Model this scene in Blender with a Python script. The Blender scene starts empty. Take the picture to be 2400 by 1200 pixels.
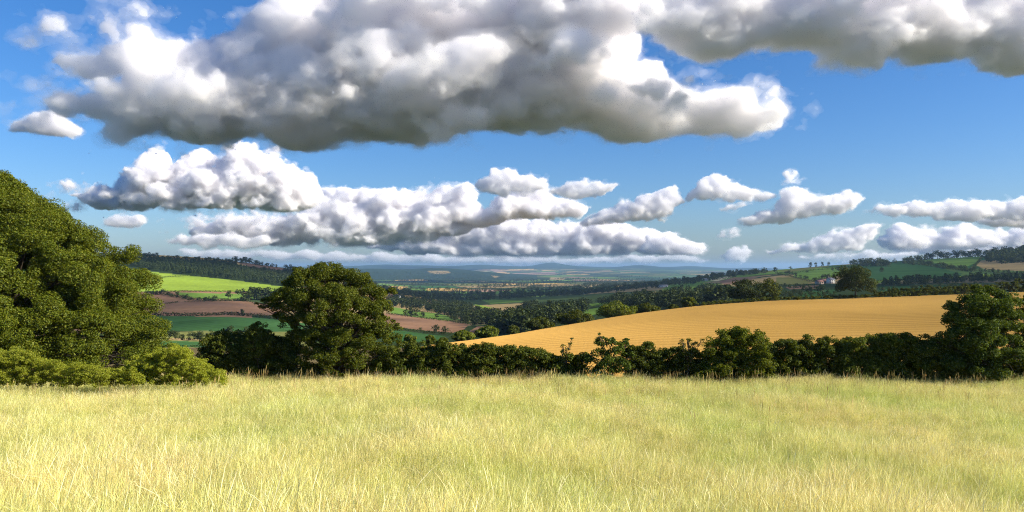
import bpy, math, random, time
import numpy as np
from mathutils import Vector, Matrix
T0 = time.time()
SC = bpy.context.scene
COL = SC.collection
R = math.radians
rng = np.random.default_rng(7)
F = 1800.0          # focal length in pixels of the 2400 px wide photograph
CX, CY = 1200.0, 625.0

# ------------------------------------------------------------------ helpers
def link(o):
    COL.objects.link(o)
    return o

def tag(o, label=None, cat=None, group=None, kind=None):
    if label: o['label'] = label
    if cat: o['category'] = cat
    if group: o['group'] = group
    if kind: o['kind'] = kind
    return o

def empty(name, loc, rz=0.0):
    o = bpy.data.objects.new(name, None)
    o.location = loc
    o.rotation_euler = (0, 0, rz)
    o.empty_display_size = 0.2
    return link(o)

def mesh_np(name, V, Fc, mat=None, parent=None, smooth=False, loc=None):
    """V (n,3); Fc (m,k) faces with k = 3 or 4 -> one mesh object."""
    me = bpy.data.meshes.new(name)
    V = np.ascontiguousarray(V, dtype=np.float32)
    Fc = np.ascontiguousarray(Fc, dtype=np.int32)
    m, k = Fc.shape
    me.vertices.add(len(V)); me.vertices.foreach_set('co', V.ravel())
    me.loops.add(m * k); me.loops.foreach_set('vertex_index', Fc.ravel())
    me.polygons.add(m)
    me.polygons.foreach_set('loop_start', np.arange(0, m * k, k, dtype=np.int32))
    me.polygons.foreach_set('loop_total', np.full(m, k, dtype=np.int32))
    if smooth:
        me.polygons.foreach_set('use_smooth', np.ones(m, dtype=bool))
    me.update(calc_edges=True)
    if mat: me.materials.append(mat)
    o = bpy.data.objects.new(name, me)
    if loc is not None: o.location = loc
    if parent is not None: o.parent = parent
    return link(o)

def copy_obj(o, parent=None):
    c = o.copy(); link(c)
    if parent is not None: c.parent = parent
    return c

class NT:
    """small helper for node trees"""
    def __init__(s, tree): s.t = tree
    def n(s, typ, **kw):
        nd = s.t.nodes.new(typ)
        for k, v in kw.items():
            if k.startswith('i_'):
                key = k[2:]
                key = int(key) if key.isdigit() else key.replace('_', ' ')
                nd.inputs[key].default_value = v
            else: setattr(nd, k, v)
        return nd
    def l(s, a, b): s.t.links.new(a, b)

def new_mat(name):
    m = bpy.data.materials.new(name); m.use_nodes = True
    m.node_tree.nodes.clear()
    return m, NT(m.node_tree)

# ------------------------------------------------------------------ camera
cam = bpy.data.cameras.new('camera')
cam.sensor_fit = 'HORIZONTAL'; cam.sensor_width = 36.0
cam.lens = 36.0 * F / 2400.0
cam.shift_y = (CY - 600.0) / 2400.0
cam.clip_start = 0.1; cam.clip_end = 120000.0
camo = link(bpy.data.objects.new('camera', cam))
camo.location = (0, 0, 0); camo.rotation_euler = (R(90), 0, 0)
SC.camera = camo

# ------------------------------------------------------------------ light
SUN_AZ = 104.0      # degrees clockwise from the view direction (+Y) towards +X
SUN_EL = 28.0
sd = Vector((math.sin(R(SUN_AZ)) * math.cos(R(SUN_EL)), math.cos(R(SUN_AZ)) * math.cos(R(SUN_EL)), math.sin(R(SUN_EL))))
sl = bpy.data.lights.new('sun', 'SUN'); sl.energy = 5.0; sl.angle = R(0.5); sl.color = (1.0, 0.91, 0.76)
so = link(bpy.data.objects.new('sun', sl))
so.rotation_euler = (-sd).to_track_quat('-Z', 'Y').to_euler()

w = bpy.data.worlds.new('World'); SC.world = w; w.use_nodes = True
wt = NT(w.node_tree); w.node_tree.nodes.clear()
sky = wt.n('ShaderNodeTexSky', sky_type='NISHITA', sun_disc=False, sun_elevation=R(SUN_EL), sun_rotation=R(SUN_AZ),
           air_density=1.0, dust_density=0.9, ozone_density=4.0, altitude=100)
hs = wt.n('ShaderNodeHueSaturation'); hs.inputs['Saturation'].default_value = 1.16
bg = wt.n('ShaderNodeBackground'); bg.inputs['Strength'].default_value = 0.074
wo = wt.n('ShaderNodeOutputWorld')
mx = wt.n('ShaderNodeMix', data_type='RGBA', blend_type='MULTIPLY'); mx.inputs[0].default_value = 1.0; mx.inputs[7].default_value = (0.80, 0.90, 1.10, 1)
wt.l(sky.outputs[0], mx.inputs[6]); wt.l(mx.outputs[2], hs.inputs['Color']); wt.l(hs.outputs[0], bg.inputs['Color']); wt.l(bg.outputs[0], wo.inputs['Surface'])

SC.view_settings.view_transform = 'Standard'; SC.view_settings.look = 'None'
SC.view_settings.gamma = 1.0; SC.view_settings.exposure = 0.92
SC.view_settings.use_curve_mapping = False
cy = SC.cycles
cy.max_bounces = 24; cy.diffuse_bounces = 3; cy.glossy_bounces = 2; cy.transmission_bounces = 4
cy.volume_bounces = 20; cy.transparent_max_bounces = 16
cy.use_denoising = True
cy.denoising_prefilter = 'NONE'
cy.filter_width = 1.05
try:
    cy.denoiser = 'OPENIMAGEDENOISE'; cy.denoising_input_passes = 'RGB_ALBEDO_NORMAL'
except Exception: pass
cy.use_adaptive_sampling = True; cy.adaptive_threshold = 0.02
cy.caustics_reflective = False; cy.caustics_refractive = False
cy.sample_clamp_indirect = 8.0
SC.render.use_persistent_data = False
# ------------------------------------------------------------------ clouds: closed puffy meshes filled with a scattering volume
def surface_net(f):
    """naive surface nets of f > 0 on a grid; returns vertices (grid units) and quads, outward facing"""
    nx, ny, nz = f.shape
    s = f > 0
    cnt = np.zeros((nx-1, ny-1, nz-1), np.float32)
    acc = np.zeros((nx-1, ny-1, nz-1, 3), np.float32)
    for ax in range(3):
        a = [slice(None)]*3; b = [slice(None)]*3
        a[ax] = slice(0, -1); b[ax] = slice(1, None)
        fa, fb = f[tuple(a)], f[tuple(b)]
        cr = s[tuple(a)] != s[tuple(b)]
        with np.errstate(divide='ignore', invalid='ignore'):
            t = np.where(cr, fa / (fa - fb), 0).astype(np.float32)
        crf = cr.astype(np.float32)
        o1, o2 = [k for k in range(3) if k != ax]
        for d1 in (0, 1):
            for d2 in (0, 1):
                sl = [slice(None)]*3
                sl[o1] = slice(d1, f.shape[o1]-1+d1); sl[o2] = slice(d2, f.shape[o2]-1+d2)
                c = crf[tuple(sl)]
                cnt += c
                acc[..., ax] += t[tuple(sl)]
                acc[..., o1] += c * d1
                acc[..., o2] += c * d2
    m = cnt > 0
    idx = np.full(m.shape, -1, np.int64)
    idx[m] = np.arange(m.sum())
    g = np.argwhere(m).astype(np.float32)
    V = g + acc[m] / cnt[m][:, None]
    quads = []
    for ax in range(3):
        a = [slice(1, -1)]*3; b = [slice(1, -1)]*3
        a[ax] = slice(0, -1); b[ax] = slice(1, None)
        sa, sb = s[tuple(a)], s[tuple(b)]
        cr = np.argwhere(sa != sb)
        if not len(cr): continue
        flip = sa[tuple(cr.T)]
        o1, o2 = [(1, 2), (2, 0), (0, 1)][ax]
        base = cr.copy(); base[:, o1] += 1; base[:, o2] += 1
        q = []
        for d1, d2 in ((0, 0), (1, 0), (1, 1), (0, 1)):
            p = base.copy(); p[:, o1] -= d1; p[:, o2] -= d2
            q.append(idx[tuple(p.T)])
        q = np.stack(q, 1)
        q[~flip] = q[~flip][:, ::-1]
        quads.append(q)
    return V, np.concatenate(quads)

# periodic puff noise: inverted Worley distance (round bumps), and smooth value noise
def worley_tile(n=72, cells=6, seed=1):
    r = np.random.default_rng(seed)
    pts = r.random((cells, cells, cells, 3)).astype(np.float32)
    ax = (np.arange(n, dtype=np.float32) + .5) / n * cells
    X, Y, Z = np.meshgrid(ax, ax, ax, indexing='ij')
    ix, iy, iz = X.astype(int), Y.astype(int), Z.astype(int)
    best = np.full(X.shape, 9., np.float32)
    for dx in (-1, 0, 1):
        for dy in (-1, 0, 1):
            for dz in (-1, 0, 1):
                cx_, cy_, cz_ = ix+dx, iy+dy, iz+dz
                p = pts[cx_ % cells, cy_ % cells, cz_ % cells]
                d = (cx_+p[..., 0]-X)**2 + (cy_+p[..., 1]-Y)**2 + (cz_+p[..., 2]-Z)**2
                np.minimum(best, d, out=best)
    return (0.43 - np.sqrt(best)).astype(np.float32), cells
WT, WC = worley_tile()

def tile_sample(P, scale, off):
    """trilinear periodic lookup; P (...,3) metres; one noise cell = scale metres"""
    n = WT.shape[0]
    q = (P / scale + off) / WC * n
    i0 = np.floor(q).astype(np.int32); t = q - i0
    i1 = (i0 + 1) % n; i0 %= n
    out = 0
    for a, wa in ((i0[..., 0], 1-t[..., 0]), (i1[..., 0], t[..., 0])):
        for b, wb in ((i0[..., 1], 1-t[..., 1]), (i1[..., 1], t[..., 1])):
            for c, wc in ((i0[..., 2], 1-t[..., 2]), (i1[..., 2], t[..., 2])):
                out = out + WT[a, b, c] * (wa*wb*wc)
    return out

def poly_sdf(px, py, poly):
    """signed distance to a polygon, positive inside"""
    P = np.array(poly, np.float32); Q = np.roll(P, -1, 0)
    d = np.full(px.shape, 1e9, np.float32); ins = np.zeros(px.shape, bool)
    for (x0, y0), (x1, y1) in zip(P, Q):
        ex, ey = x1-x0, y1-y0
        t = np.clip(((px-x0)*ex + (py-y0)*ey) / (ex*ex+ey*ey+1e-9), 0, 1)
        np.minimum(d, np.hypot(px-x0-t*ex, py-y0-t*ey), out=d)
        c = ((y0 > py) != (y1 > py)) & (px < (x1-x0)*(py-y0)/(y1-y0+1e-9)+x0)
        ins ^= c
    return np.where(ins, d, -d)

_cm = {}
def cloud_mat(density, albedo, fray=None):
    """fray = metres of the frayed tufts: the vapour is then torn by turbulence"""
    key = (density, albedo, fray)
    if key not in _cm:
        m, t = new_mat('cloud_vapour')
        v = t.n('ShaderNodeVolumePrincipled')
        v.inputs['Color'].default_value = (min(.9985, albedo+.0020), albedo-.0034, .9995, 1)
        v.inputs['Density'].default_value = density
        v.inputs['Anisotropy'].default_value = 0.15
        o = t.n('ShaderNodeOutputMaterial'); t.l(v.outputs[0], o.inputs['Volume'])
        if fray:
            g = t.n('ShaderNodeNewGeometry'); mp = t.n('ShaderNodeMapping'); k = 1.0/fray
            mp.inputs['Scale'].default_value = (k*.8, k*.8, k*1.3); t.l(g.outputs['Position'], mp.inputs['Vector'])
            n = t.n('ShaderNodeTexNoise', i_Scale=1.0, i_Detail=3.0, i_Roughness=.62, i_Distortion=.6); t.l(mp.outputs[0], n.inputs['Vector'])
            r_ = t.n('ShaderNodeMapRange'); r_.inputs['From Min'].default_value = .46; r_.inputs['From Max'].default_value = .68
            r_.inputs['To Min'].default_value = 0; r_.inputs['To Max'].default_value = density*3.0; t.l(n.outputs[0], r_.inputs['Value'])
            t.l(r_.outputs[0], v.inputs['Density'])
            m.cycles.homogeneous_volume = False
            m.cycles.volume_step_rate = STEP
        else: m.cycles.homogeneous_volume = True
        _cm[key] = m
    return _cm[key]
STEP = 0.06; FRAY = 5.0

def cloud(label, D, poly, step=4.0, rmax=110, fat=1.3, amp=(26, 13, 6), scl=(120, 50, 22), mfp=14, albedo=.997, lean=0.0, seed=0, lobes=(), warp=10, veil=True, soft=8.0, flat=None):
    """poly in photo pixels, laid out at distance D; lengths given in pixels of that distance"""
    u = D / F
    P = np.array(poly, float)
    x0, y0 = P.min(0) - 50; x1, y1 = P.max(0) + 50
    gx = np.arange(x0, x1, step); gz = np.arange(y0, y1, step)
    A, B = np.meshgrid(gx, gz, indexing='ij')
    A = A.astype(np.float32); B = B.astype(np.float32)
    r = np.random.default_rng(seed + 11)
    off = r.random(3) * 40
    q2 = np.stack([A, B*1.4, A*0], -1)
    wa = tile_sample(q2, scl[0]*.8, off+5) * warp*2.4; wb = tile_sample(q2, scl[0]*.8, off+9) * warp*1.6
    d2 = poly_sdf(A + wa, B + wb, poly)
    d2 = d2 + (5.0 if rmax <= 30 else 0.0)
    dm = np.clip(d2, 0, rmax)
    h = np.sqrt(np.maximum(dm * (2*rmax - dm), 0)) * fat
    h = np.where(d2 > 0, h, d2 * 2.4)
    front = max([0] + [-l[2] + l[5] for l in lobes])
    hm = max(h.max(), 10, front) + sum(amp) * .7
    gy = np.arange(-hm - 3*step, max(h.max(), 10) + sum(amp)*.7 + 3*step, step)
    X, Yd, Zp = np.meshgrid(gx.astype(np.float32), gy.astype(np.float32), gz.astype(np.float32), indexing='ij')
    Q = np.stack([X, Yd, Zp*1.2], -1)
    yc = lean * (Zp - .5*(y0+y1))
    f = h[:, None, :].astype(np.float32) - np.abs(Yd - yc)
    f = np.minimum(f, d2[:, None, :] * np.where(d2 > 0, 1.5, 2.4)[:, None, :])
    for (lx, ly, ld, rx, rz, ry) in lobes:
        k = min(rx, rz, ry)
        e = (1 - np.sqrt(((X-lx)/rx)**2 + ((Yd-ld)/ry)**2 + ((Zp-ly)/rz)**2)) * k
        f = np.maximum(f, e)
    nz = [1.6 * tile_sample(Q, s_, off + 3.1*k) for k, s_ in enumerate(scl)]
    for a, n_ in zip(amp, nz): f = f + a * n_
    if flat: f = np.minimum(f, (flat - Zp)*1.2 + 5*nz[1] + 3*nz[0])
    def build(f, name, mat, parent, c, fray=1.0):
        f = f.astype(np.float32)
        f[:2] = f[-2:] = -5; f[:, :2] = f[:, -2:] = -5; f[:, :, :2] = f[:, :, -2:] = -5
        V, Qd = surface_net(f)
        W = np.stack([(x0 + V[:, 0]*step - CX)*u - c[0], (gy[0] + V[:, 1]*step)*u, (CY - (y0 + V[:, 2]*step))*u - c[2]], 1)
        ob = mesh_np(name, W, Qd[:, ::-1], mat, parent, loc=c if parent is None else None)
        # fine turbulence on the skin of the cloud
        N = np.empty(len(W)*3, np.float32); ob.data.vertices.foreach_get('normal', N); N = N.reshape(-1, 3)
        K = (W/u).astype(np.float32)
        d = (tile_sample(K, scl[-1]*.9, off+31) + .7*tile_sample(K, scl[-1]*.5, off+37)) * min(soft * .75 * fray, 1.9 * step)
        ob.data.vertices.foreach_set('co', (W + N*(d*u)[:, None]).astype(np.float32).ravel()); ob.data.update()
        return ob
    c = np.array([(P[:, 0].mean() - CX)*u, D, (CY - P[:, 1].mean())*u])
    o = build(f, 'cloud', cloud_mat(round(1.0/(mfp*u), 7), albedo), None, c)
    if veil:
        fine = tile_sample(Q*np.array([.8, 1, 1.3], np.float32), scl[-1]*1.3, off+23)
        mid = tile_sample(Q*np.array([.55, .8, 1.4], np.float32), scl[1]*.9, off+17)
        g = f + soft*.8 + soft*1.1*mid + soft*1.0*fine
        build(g, 'veil', cloud_mat(round(1.0/(mfp*4*u), 7), albedo), o, c, 1.5)
        g = f + soft*2.0 + soft*3.0*mid + soft*1.6*fine
        build(g, 'outer_veil', cloud_mat(round(1.0/(mfp*13*u), 7), albedo), o, c, 2.2)
    tag(o, label, 'cloud', 'clouds in the sky')
    return o

CL = []
def cl(*a, **k): CL.append(cloud(*a, seed=len(CL), **k))
cl('huge grey and white cumulus cloud spread across the upper middle of the sky', 5200,
   [(145,160),(185,122),(260,112),(330,82),(410,64),(450,92),(490,88),(545,68),(570,78),(600,42),(640,5),(680,-50),(1240,-60),(1500,60),(1490,150),(1540,152),
    (1555,190),(1640,205),(1740,210),(1760,235),(1800,234),(1850,268),(1835,300),(1790,318),(1680,308),(1560,316),(1420,335),(1360,310),(1200,305),(1130,300),
    (1060,340),(980,348),(850,345),(680,342),(610,330),(530,322),(420,328),(330,322),(250,298),(180,270),(230,228),(300,208),(230,206),(160,182)], rmax=150, fat=1.1, amp=(66,46,21,9), scl=(170,80,38,18), mfp=22, soft=18, warp=16, step=3.8,
   lobes=[(1010,60,-190,150,52,80),(560,170,-150,120,46,70),(1180,200,-230,110,44,70),(640,270,-190,130,34,70),(1360,150,-190,90,50,70),(980,230,-260,120,40,70),(400,110,-110,100,44,60),(1420,270,-170,120,34,60),(330,150,-70,150,50,70),(480,250,-90,230,36,70),(760,215,-130,210,46,80),(930,110,-140,200,62,90),(700,110,-60,120,62,70),(1150,150,-90,130,60,80),(1290,235,-110,110,52,70),
          (1500,260,-70,150,44,70),(860,290,-120,230,34,70),(1120,270,-90,150,36,70),(560,300,-60,200,20,50),(1650,265,-40,130,36,50)])
cl('long ragged white cloud along the top right edge of the sky', 4300,
   [(1490,-60),(1530,80),(1590,118),(1680,135),(1800,135),(1850,120),(1910,125),(1925,172),(1990,165),(2040,178),(2080,138),(2160,145),(2240,146),(2290,118),(2330,172),(2400,165),(2560,150),(2600,-60)],
   rmax=80, amp=(58,44,24,12), scl=(150,72,36,18), mfp=22, soft=20, warp=20, step=3.8,
   lobes=[(1650,60,-70,130,60,60),(1900,60,-60,140,60,70),(2150,70,-80,150,56,70),(2330,90,-60,110,60,60),(2060,10,-90,150,50,60)])
cl('dark slate grey cloud lump at the top centre of the sky', 4700, [(1190,-60),(1198,58),(1240,95),(1310,106),(1400,92),(1480,80),(1540,30),(1580,-60)], rmax=70, amp=(36,24,12,6), scl=(120,60,30,16), mfp=18, soft=17)
cl('towering bright cauliflower cloud above the big leafy tree', 9500,
   [(160,458),(215,446),(235,425),(265,440),(300,405),(335,388),(342,358),(375,342),(400,362),(415,384),(432,357),(480,347),(512,362),(505,385),(545,350),(556,327),(590,332),(602,352),(660,354),
    (690,387),(735,407),(750,450),(740,488),(640,498),(500,488),(380,488),(330,496),(230,488)], step=3, flat=494, rmax=70, amp=(32,27,17,9), scl=(84,44,22,11), mfp=7, warp=8,
   lobes=[(380,400,-20,40,46,40),(420,430,-60,90,36,50),(560,440,-70,110,44,60),(620,400,-40,70,50,50),(680,440,-40,60,44,50),(330,462,-50,110,22,40),(520,470,-70,130,20,40)])
cl('long white cloud bank with flat blue base over the valley', 13000,
   [(440,535),(520,508),(700,505),(740,442),(780,437),(850,442),(920,434),(1000,450),(1050,434),(1110,446),(1130,488),(1200,432),(1260,442),(1320,470),(1380,482),(1360,512),(1200,520),(960,572),
    (830,584),(680,580),(560,572),(450,568)], step=3, flat=574, rmax=50, amp=(28,24,15,8), scl=(74,38,19,10), mfp=7, warp=8,
   lobes=[(850,490,-40,80,34,40),(1050,470,-30,80,28,40),(640,530,-50,120,22,40),(780,540,-50,140,20,40),(900,530,-40,100,20,40),(1240,475,-30,70,26,30)])
cl('low creamy cloud bank close above the far blue hills', 17000,
   [(880,560),(940,540),(1020,508),(1100,516),(1200,508),(1300,522),(1400,516),(1480,536),(1560,545),(1600,560),(1655,580),(1600,592),(1400,596),(1250,604),(1100,600),(950,592),(870,580)], step=3, flat=598, rmax=30, amp=(18,17,11,6), scl=(58,30,16,9), mfp=7)
cl('slanting grey cloud wedge right of the long white bank', 10000, [(1365,520),(1430,490),(1500,460),(1580,437),(1600,465),(1560,508),(1450,520)], step=3, rmax=26, amp=(19,18,12,6), scl=(54,30,16,9), mfp=11)
cl('white cloud tuft with raised left end in the right half of the sky', 10000, [(1602,478),(1630,432),(1670,407),(1700,420),(1740,432),(1808,456),(1790,468),(1700,468),(1640,464)], step=3, rmax=22, amp=(19,19,13,7), scl=(54,30,16,9), mfp=12)
cl('white cloud with dark blue underside left of the right hand bank', 10000, [(1732,520),(1760,502),(1820,482),(1832,447),(1880,442),(1930,462),(1990,452),(2018,470),(1990,488),(1900,508),(1780,521)], step=3, rmax=26, amp=(19,18,12,6), scl=(54,30,16,9), mfp=11)
cl('long pale cloud bank at the right edge above the hill', 12000, [(2030,495),(2090,477),(2140,472),(2200,480),(2260,467),(2330,476),(2400,464),(2560,466),(2560,518),(2300,508),(2200,513),(2130,504)], step=3, rmax=26, amp=(19,18,12,6), scl=(54,30,16,9), mfp=12)
cl('low blue grey cloud streak rising to the right over the hill trees', 13000, [(1795,586),(1860,572),(1930,552),(2000,530),(2058,527),(2040,558),(1990,584),(1900,588)], step=3, rmax=18, amp=(13,13,9), scl=(40,22,12), mfp=12)
cl('broken blue and white cloud low at the right edge', 14000, [(2060,560),(2100,522),(2150,528),(2200,540),(2260,522),(2330,546),(2400,532),(2520,540),(2520,580),(2300,578),(2150,586),(2080,584)], step=3, rmax=22, amp=(20,18,12,6), scl=(46,26,14,8), mfp=10)
cl('small pink white cloud tuft alone at the left edge of the sky', 6500, [(24,300),(60,278),(120,258),(160,277),(184,300),(178,322),(130,317),(60,309)], step=3, rmax=20, amp=(8,6,4), scl=(44,24,12), mfp=12)
cl('small cloud tuft just above the right end of the long bank', 8500, [(1110,436),(1150,402),(1190,396),(1210,412),(1268,417),(1278,440),(1230,456),(1180,453)], step=3, rmax=16, amp=(14,11,7), scl=(38,22,12), mfp=11)
cl('thin grey cloud tuft between the two rows of clouds', 8500, [(1282,448),(1330,432),(1380,422),(1440,432),(1420,446),(1370,458),(1320,460)], step=3, rmax=12, amp=(12,10,6), scl=(36,20,11), mfp=11)
cl('small flat cloud low beside the big tree crown', 12000, [(248,515),(280,503),(325,505),(332,518),(310,530),(265,528)], step=3, rmax=12, amp=(8,7,5), scl=(30,18,10), mfp=10)
cl('tiny pale cloud close to the horizon right of centre', 17000, [(1690,603),(1715,584),(1745,580),(1752,594),(1735,608),(1705,610)], step=2.5, rmax=12, amp=(8,7,5), scl=(26,16,9), mfp=14)
cl('long faint grey cloud sheet lying along the horizon under the banks', 22000, [(420,586),(700,590),(1000,600),(1300,606),(1620,600),(1660,608),(1300,616),(900,612),(600,602),(430,596)], step=3.5, rmax=12, amp=(8,7,4), scl=(60,28,14), mfp=18)
cl('pale broken cloud mass filling the low sky at the right edge', 18000, [(2080,575),(2140,545),(2210,552),(2280,535),(2350,550),(2420,540),(2520,550),(2520,590),(2380,592),(2200,592),(2100,590)], step=3, rmax=18, amp=(14,12,8,5), scl=(46,26,14,8), mfp=16)
SM = dict(step=2.5, amp=(10,10,7,4), scl=(40,22,12,7))
cl('creamy cloud lumps at the right end of the low bank above the far hills', 16000, [(1500,585),(1520,555),(1560,542),(1600,560),(1655,578),(1640,590),(1560,592)], rmax=20, mfp=8, **SM)
cl('long thin pale cloud streak over the right hill skyline', 15000, [(1880,603),(1980,594),(2080,590),(2140,596),(2090,606),(1960,608)], rmax=9, mfp=16, **SM)
cl('ragged cloud scrap standing above the white tuft in the right half', 10000, [(1838,425),(1850,404),(1868,400),(1878,416),(1862,428)], rmax=9, mfp=14, **SM)
cl('small pale cloud flake left of the low blue grey streak', 14000, [(1680,548),(1700,538),(1724,542),(1722,550),(1700,554)], rmax=8, mfp=12, **SM)
cl('grey cloud flake under the slanting wedge', 11000, [(1690,486),(1740,470),(1752,476),(1715,492)], rmax=7, mfp=14, **SM)
cl('short cloud roll between the broken right hand clouds', 12500, [(2280,515),(2340,498),(2420,500),(2480,515),(2420,530),(2330,528)], rmax=18, mfp=9, **SM)
cl('flat cloud shelf under the left end of the long bank', 12000, [(400,560),(460,545),(560,552),(640,560),(600,576),(470,574)], rmax=13, mfp=9, **SM)
cl('white cloud tower behind the middle of the long bank', 14000, [(1180,480),(1200,450),(1240,425),(1262,440),(1300,462),(1340,480),(1260,490)], rmax=24, mfp=7, **SM)
cl('faint wispy cloud high in the left corner of the sky', 6000, [(275,52),(300,34),(335,22),(342,34),(315,48),(285,60)], rmax=9, mfp=170, **SM)
cl('second faint cloud wisp right of the left corner wisp', 6000, [(380,32),(400,14),(420,28),(405,36)], rmax=8, mfp=190, **SM)
def shade_cloud(label, target, h, rx, ry, rz, seed, dens=.0055):
    """a cloud outside the picture, placed along the sun's direction from the land it shades"""
    r = np.random.default_rng(seed)
    c = np.array([target[0], target[1], 0.0]) + np.array(sd) * (h / sd.z)
    st = max(rx, ry) / 22
    ax = [np.arange(-q*1.5, q*1.5, st) for q in (rx, ry, rz)]
    X, Y, Z = np.meshgrid(*[a.astype(np.float32) for a in ax], indexing='ij')
    Q = np.stack([X, Y, Z], -1)
    f = (1 - np.sqrt((X/rx)**2 + (Y/ry)**2 + (Z/rz)**2)) * min(rx, ry, rz)
    for a, s_ in ((.5, .8), (.35, .4), (.2, .2)): f = f + 1.6*a*rz*tile_sample(Q, s_*rx, r.random(3)*30)
    f[:2] = f[-2:] = -5; f[:, :2] = f[:, -2:] = -5; f[:, :, :2] = f[:, :, -2:] = -5
    V, Qd = surface_net(f.astype(np.float32))
    V = V*st + np.array([a[0] for a in ax])
    tag(mesh_np('cloud', V, Qd, cloud_mat(dens, .993), loc=c), label, 'cloud', 'clouds in the sky')  # added out of view only to cast shade, unlike the visible clouds
shade_cloud('unseen cloud added beyond the right edge to shade the ploughed fields', (-330, 640), 900, 380, 250, 90, 1)
shade_cloud('unseen cloud added beyond the right edge to shade the left hill plantation', (-640, 1640), 950, 520, 330, 110, 2)
shade_cloud('broad unseen cloud added beyond the right edge to shade the middle valley', (150, 1750), 1300, 560, 800, 130, 3, .0035)
shade_cloud('unseen cloud added beyond the right edge to shade the right slopes', (620, 760), 900, 330, 230, 90, 4)
shade_cloud('wide unseen cloud added beyond the right edge to shade the right skyline', (1150, 1750), 1100, 420, 360, 110, 5)
print('clouds', time.time() - T0, sum(len(o.data.vertices) for o in CL))
# ------------------------------------------------------------------ terrain
ST = np.array([-1400, 0, 350, 500, 700, 830, 900, 1000, 1100, 1200, 1350, 1500, 1650, 1800, 1950, 2100, 2250, 2400, 3800], float)
def row(Y, py=None, z=None):
    Y = np.array(Y, float) * np.ones(len(ST))
    if z is None: z = (CY - np.array(py, float)) / F * Y
    else: z = np.array(z, float) * np.ones(len(ST))
    return Y, z
LV = [
 row(1.0, z=-2.25), row(3.0, z=-2.42), row(54, z=-8.35),
 row([78]*6+[76]*3+[80]*10, z=[-11.0]*6+[-10.6]*3+[-10.2,-9.9,-9.6,-9.5,-9.5,-9.4,-9.3,-9.2,-9.1,-8.5]),
 row([130,130,130,130,130,125,122,122,136,152,172,192,206,216,224,231,236,241,270], py=[850,850,850,850,850,845,838,812,800,786,760,735,717,706.5,702,697,691,685,650]),
 row([300]*9+[300,305,310,320,325,330,335,340,345,400], py=[823,823,823,823,823,823,824,824,815,806,780,765,735,715,708,702,698,694,670]),
 row(480, py=[775,775,773,772,772,774,776,780,772,762,745,728,712,697,692,689,688,686,660]),
 row(800, py=[708,708,709,710,722,735,733,740,745,736,720,704,690,676,670,665,660,656,620]),
 row(1250, py=[620,628,637,644,660,690,702,712,714,706,697,684,668,648,640,633,625,618,590]),
 row(1800, py=[572,580,597,608,634,655,680,694,698,692,686,672,655,636,624,615,604,594,570]),
 row(2500, py=[590,600,608,622,652,668,680,686,687,684,678,668,660,650,640,634,628,620,600]),
 row(4200, py=[660]*5+[664,665,666,666,666,664,662,659,655,650,648,644,640,640]),
 row(6500, py=[653]*5+[655]*7+[652,648,645,644,640,640,640]),
 row(8500, py=[640,640,640,640,640,634,633.5,633,634,643,647,641,643,640,640,640,640,640,640]),
 row(10800, py=[646]*8+[645,643,638,636,637,638,640,640,640,640,640]),
 row(16500, py=[625]*5+[624,624,623.5,624.5,625,626,628,629,631,631,631,631,631,631]),
 row(26000, py=[630]*19),
]
NU, NY = 1150, 760
UG = np.concatenate([np.linspace(-1.5, -0.72, 70, endpoint=False), np.linspace(-0.72, 0.72, NU-140), np.linspace(0.72, 1.5, 71)[1:]])
YG = np.exp(np.linspace(math.log(1.0), math.log(26000.0), NY))
pxg = CX + UG * F
fine = np.arange(-1500, 3900, 10.0)
def smooth_px(v, n=9):
    k = np.hanning(n+2)[1:-1]; k /= k.sum()
    return np.convolve(np.pad(v, n//2, mode='edge'), k, mode='valid')
KY = np.array([np.interp(pxg, fine, smooth_px(np.interp(fine, ST, y))) for y, z in LV])     # (levels, NU)
KZ = np.array([np.interp(pxg, fine, smooth_px(np.interp(fine, ST, z))) for y, z in LV])
def pchip(x, y, xq):
    h = np.diff(x); d = np.diff(y) / h
    m = np.zeros(len(x)); m[0] = d[0]; m[-1] = d[-1]
    ok = d[:-1] * d[1:] > 0
    w1 = 2*h[1:] + h[:-1]; w2 = h[1:] + 2*h[:-1]
    with np.errstate(divide='ignore', invalid='ignore'):
        m[1:-1] = np.where(ok, (w1+w2) / (w1/d[:-1] + w2/d[1:]), 0)
    k = np.clip(np.searchsorted(x, xq) - 1, 0, len(x)-2)
    t = (xq - x[k]) / h[k]
    return ((1+2*t)*(1-t)**2*y[k] + t*(1-t)**2*h[k]*m[k] + t*t*(3-2*t)*y[k+1] + t*t*(t-1)*h[k]*m[k+1])
ZG = np.stack([pchip(np.log(KY[:, i]), KZ[:, i], np.log(YG)) for i in range(len(UG))], 0)       # (NU, NY)
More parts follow.
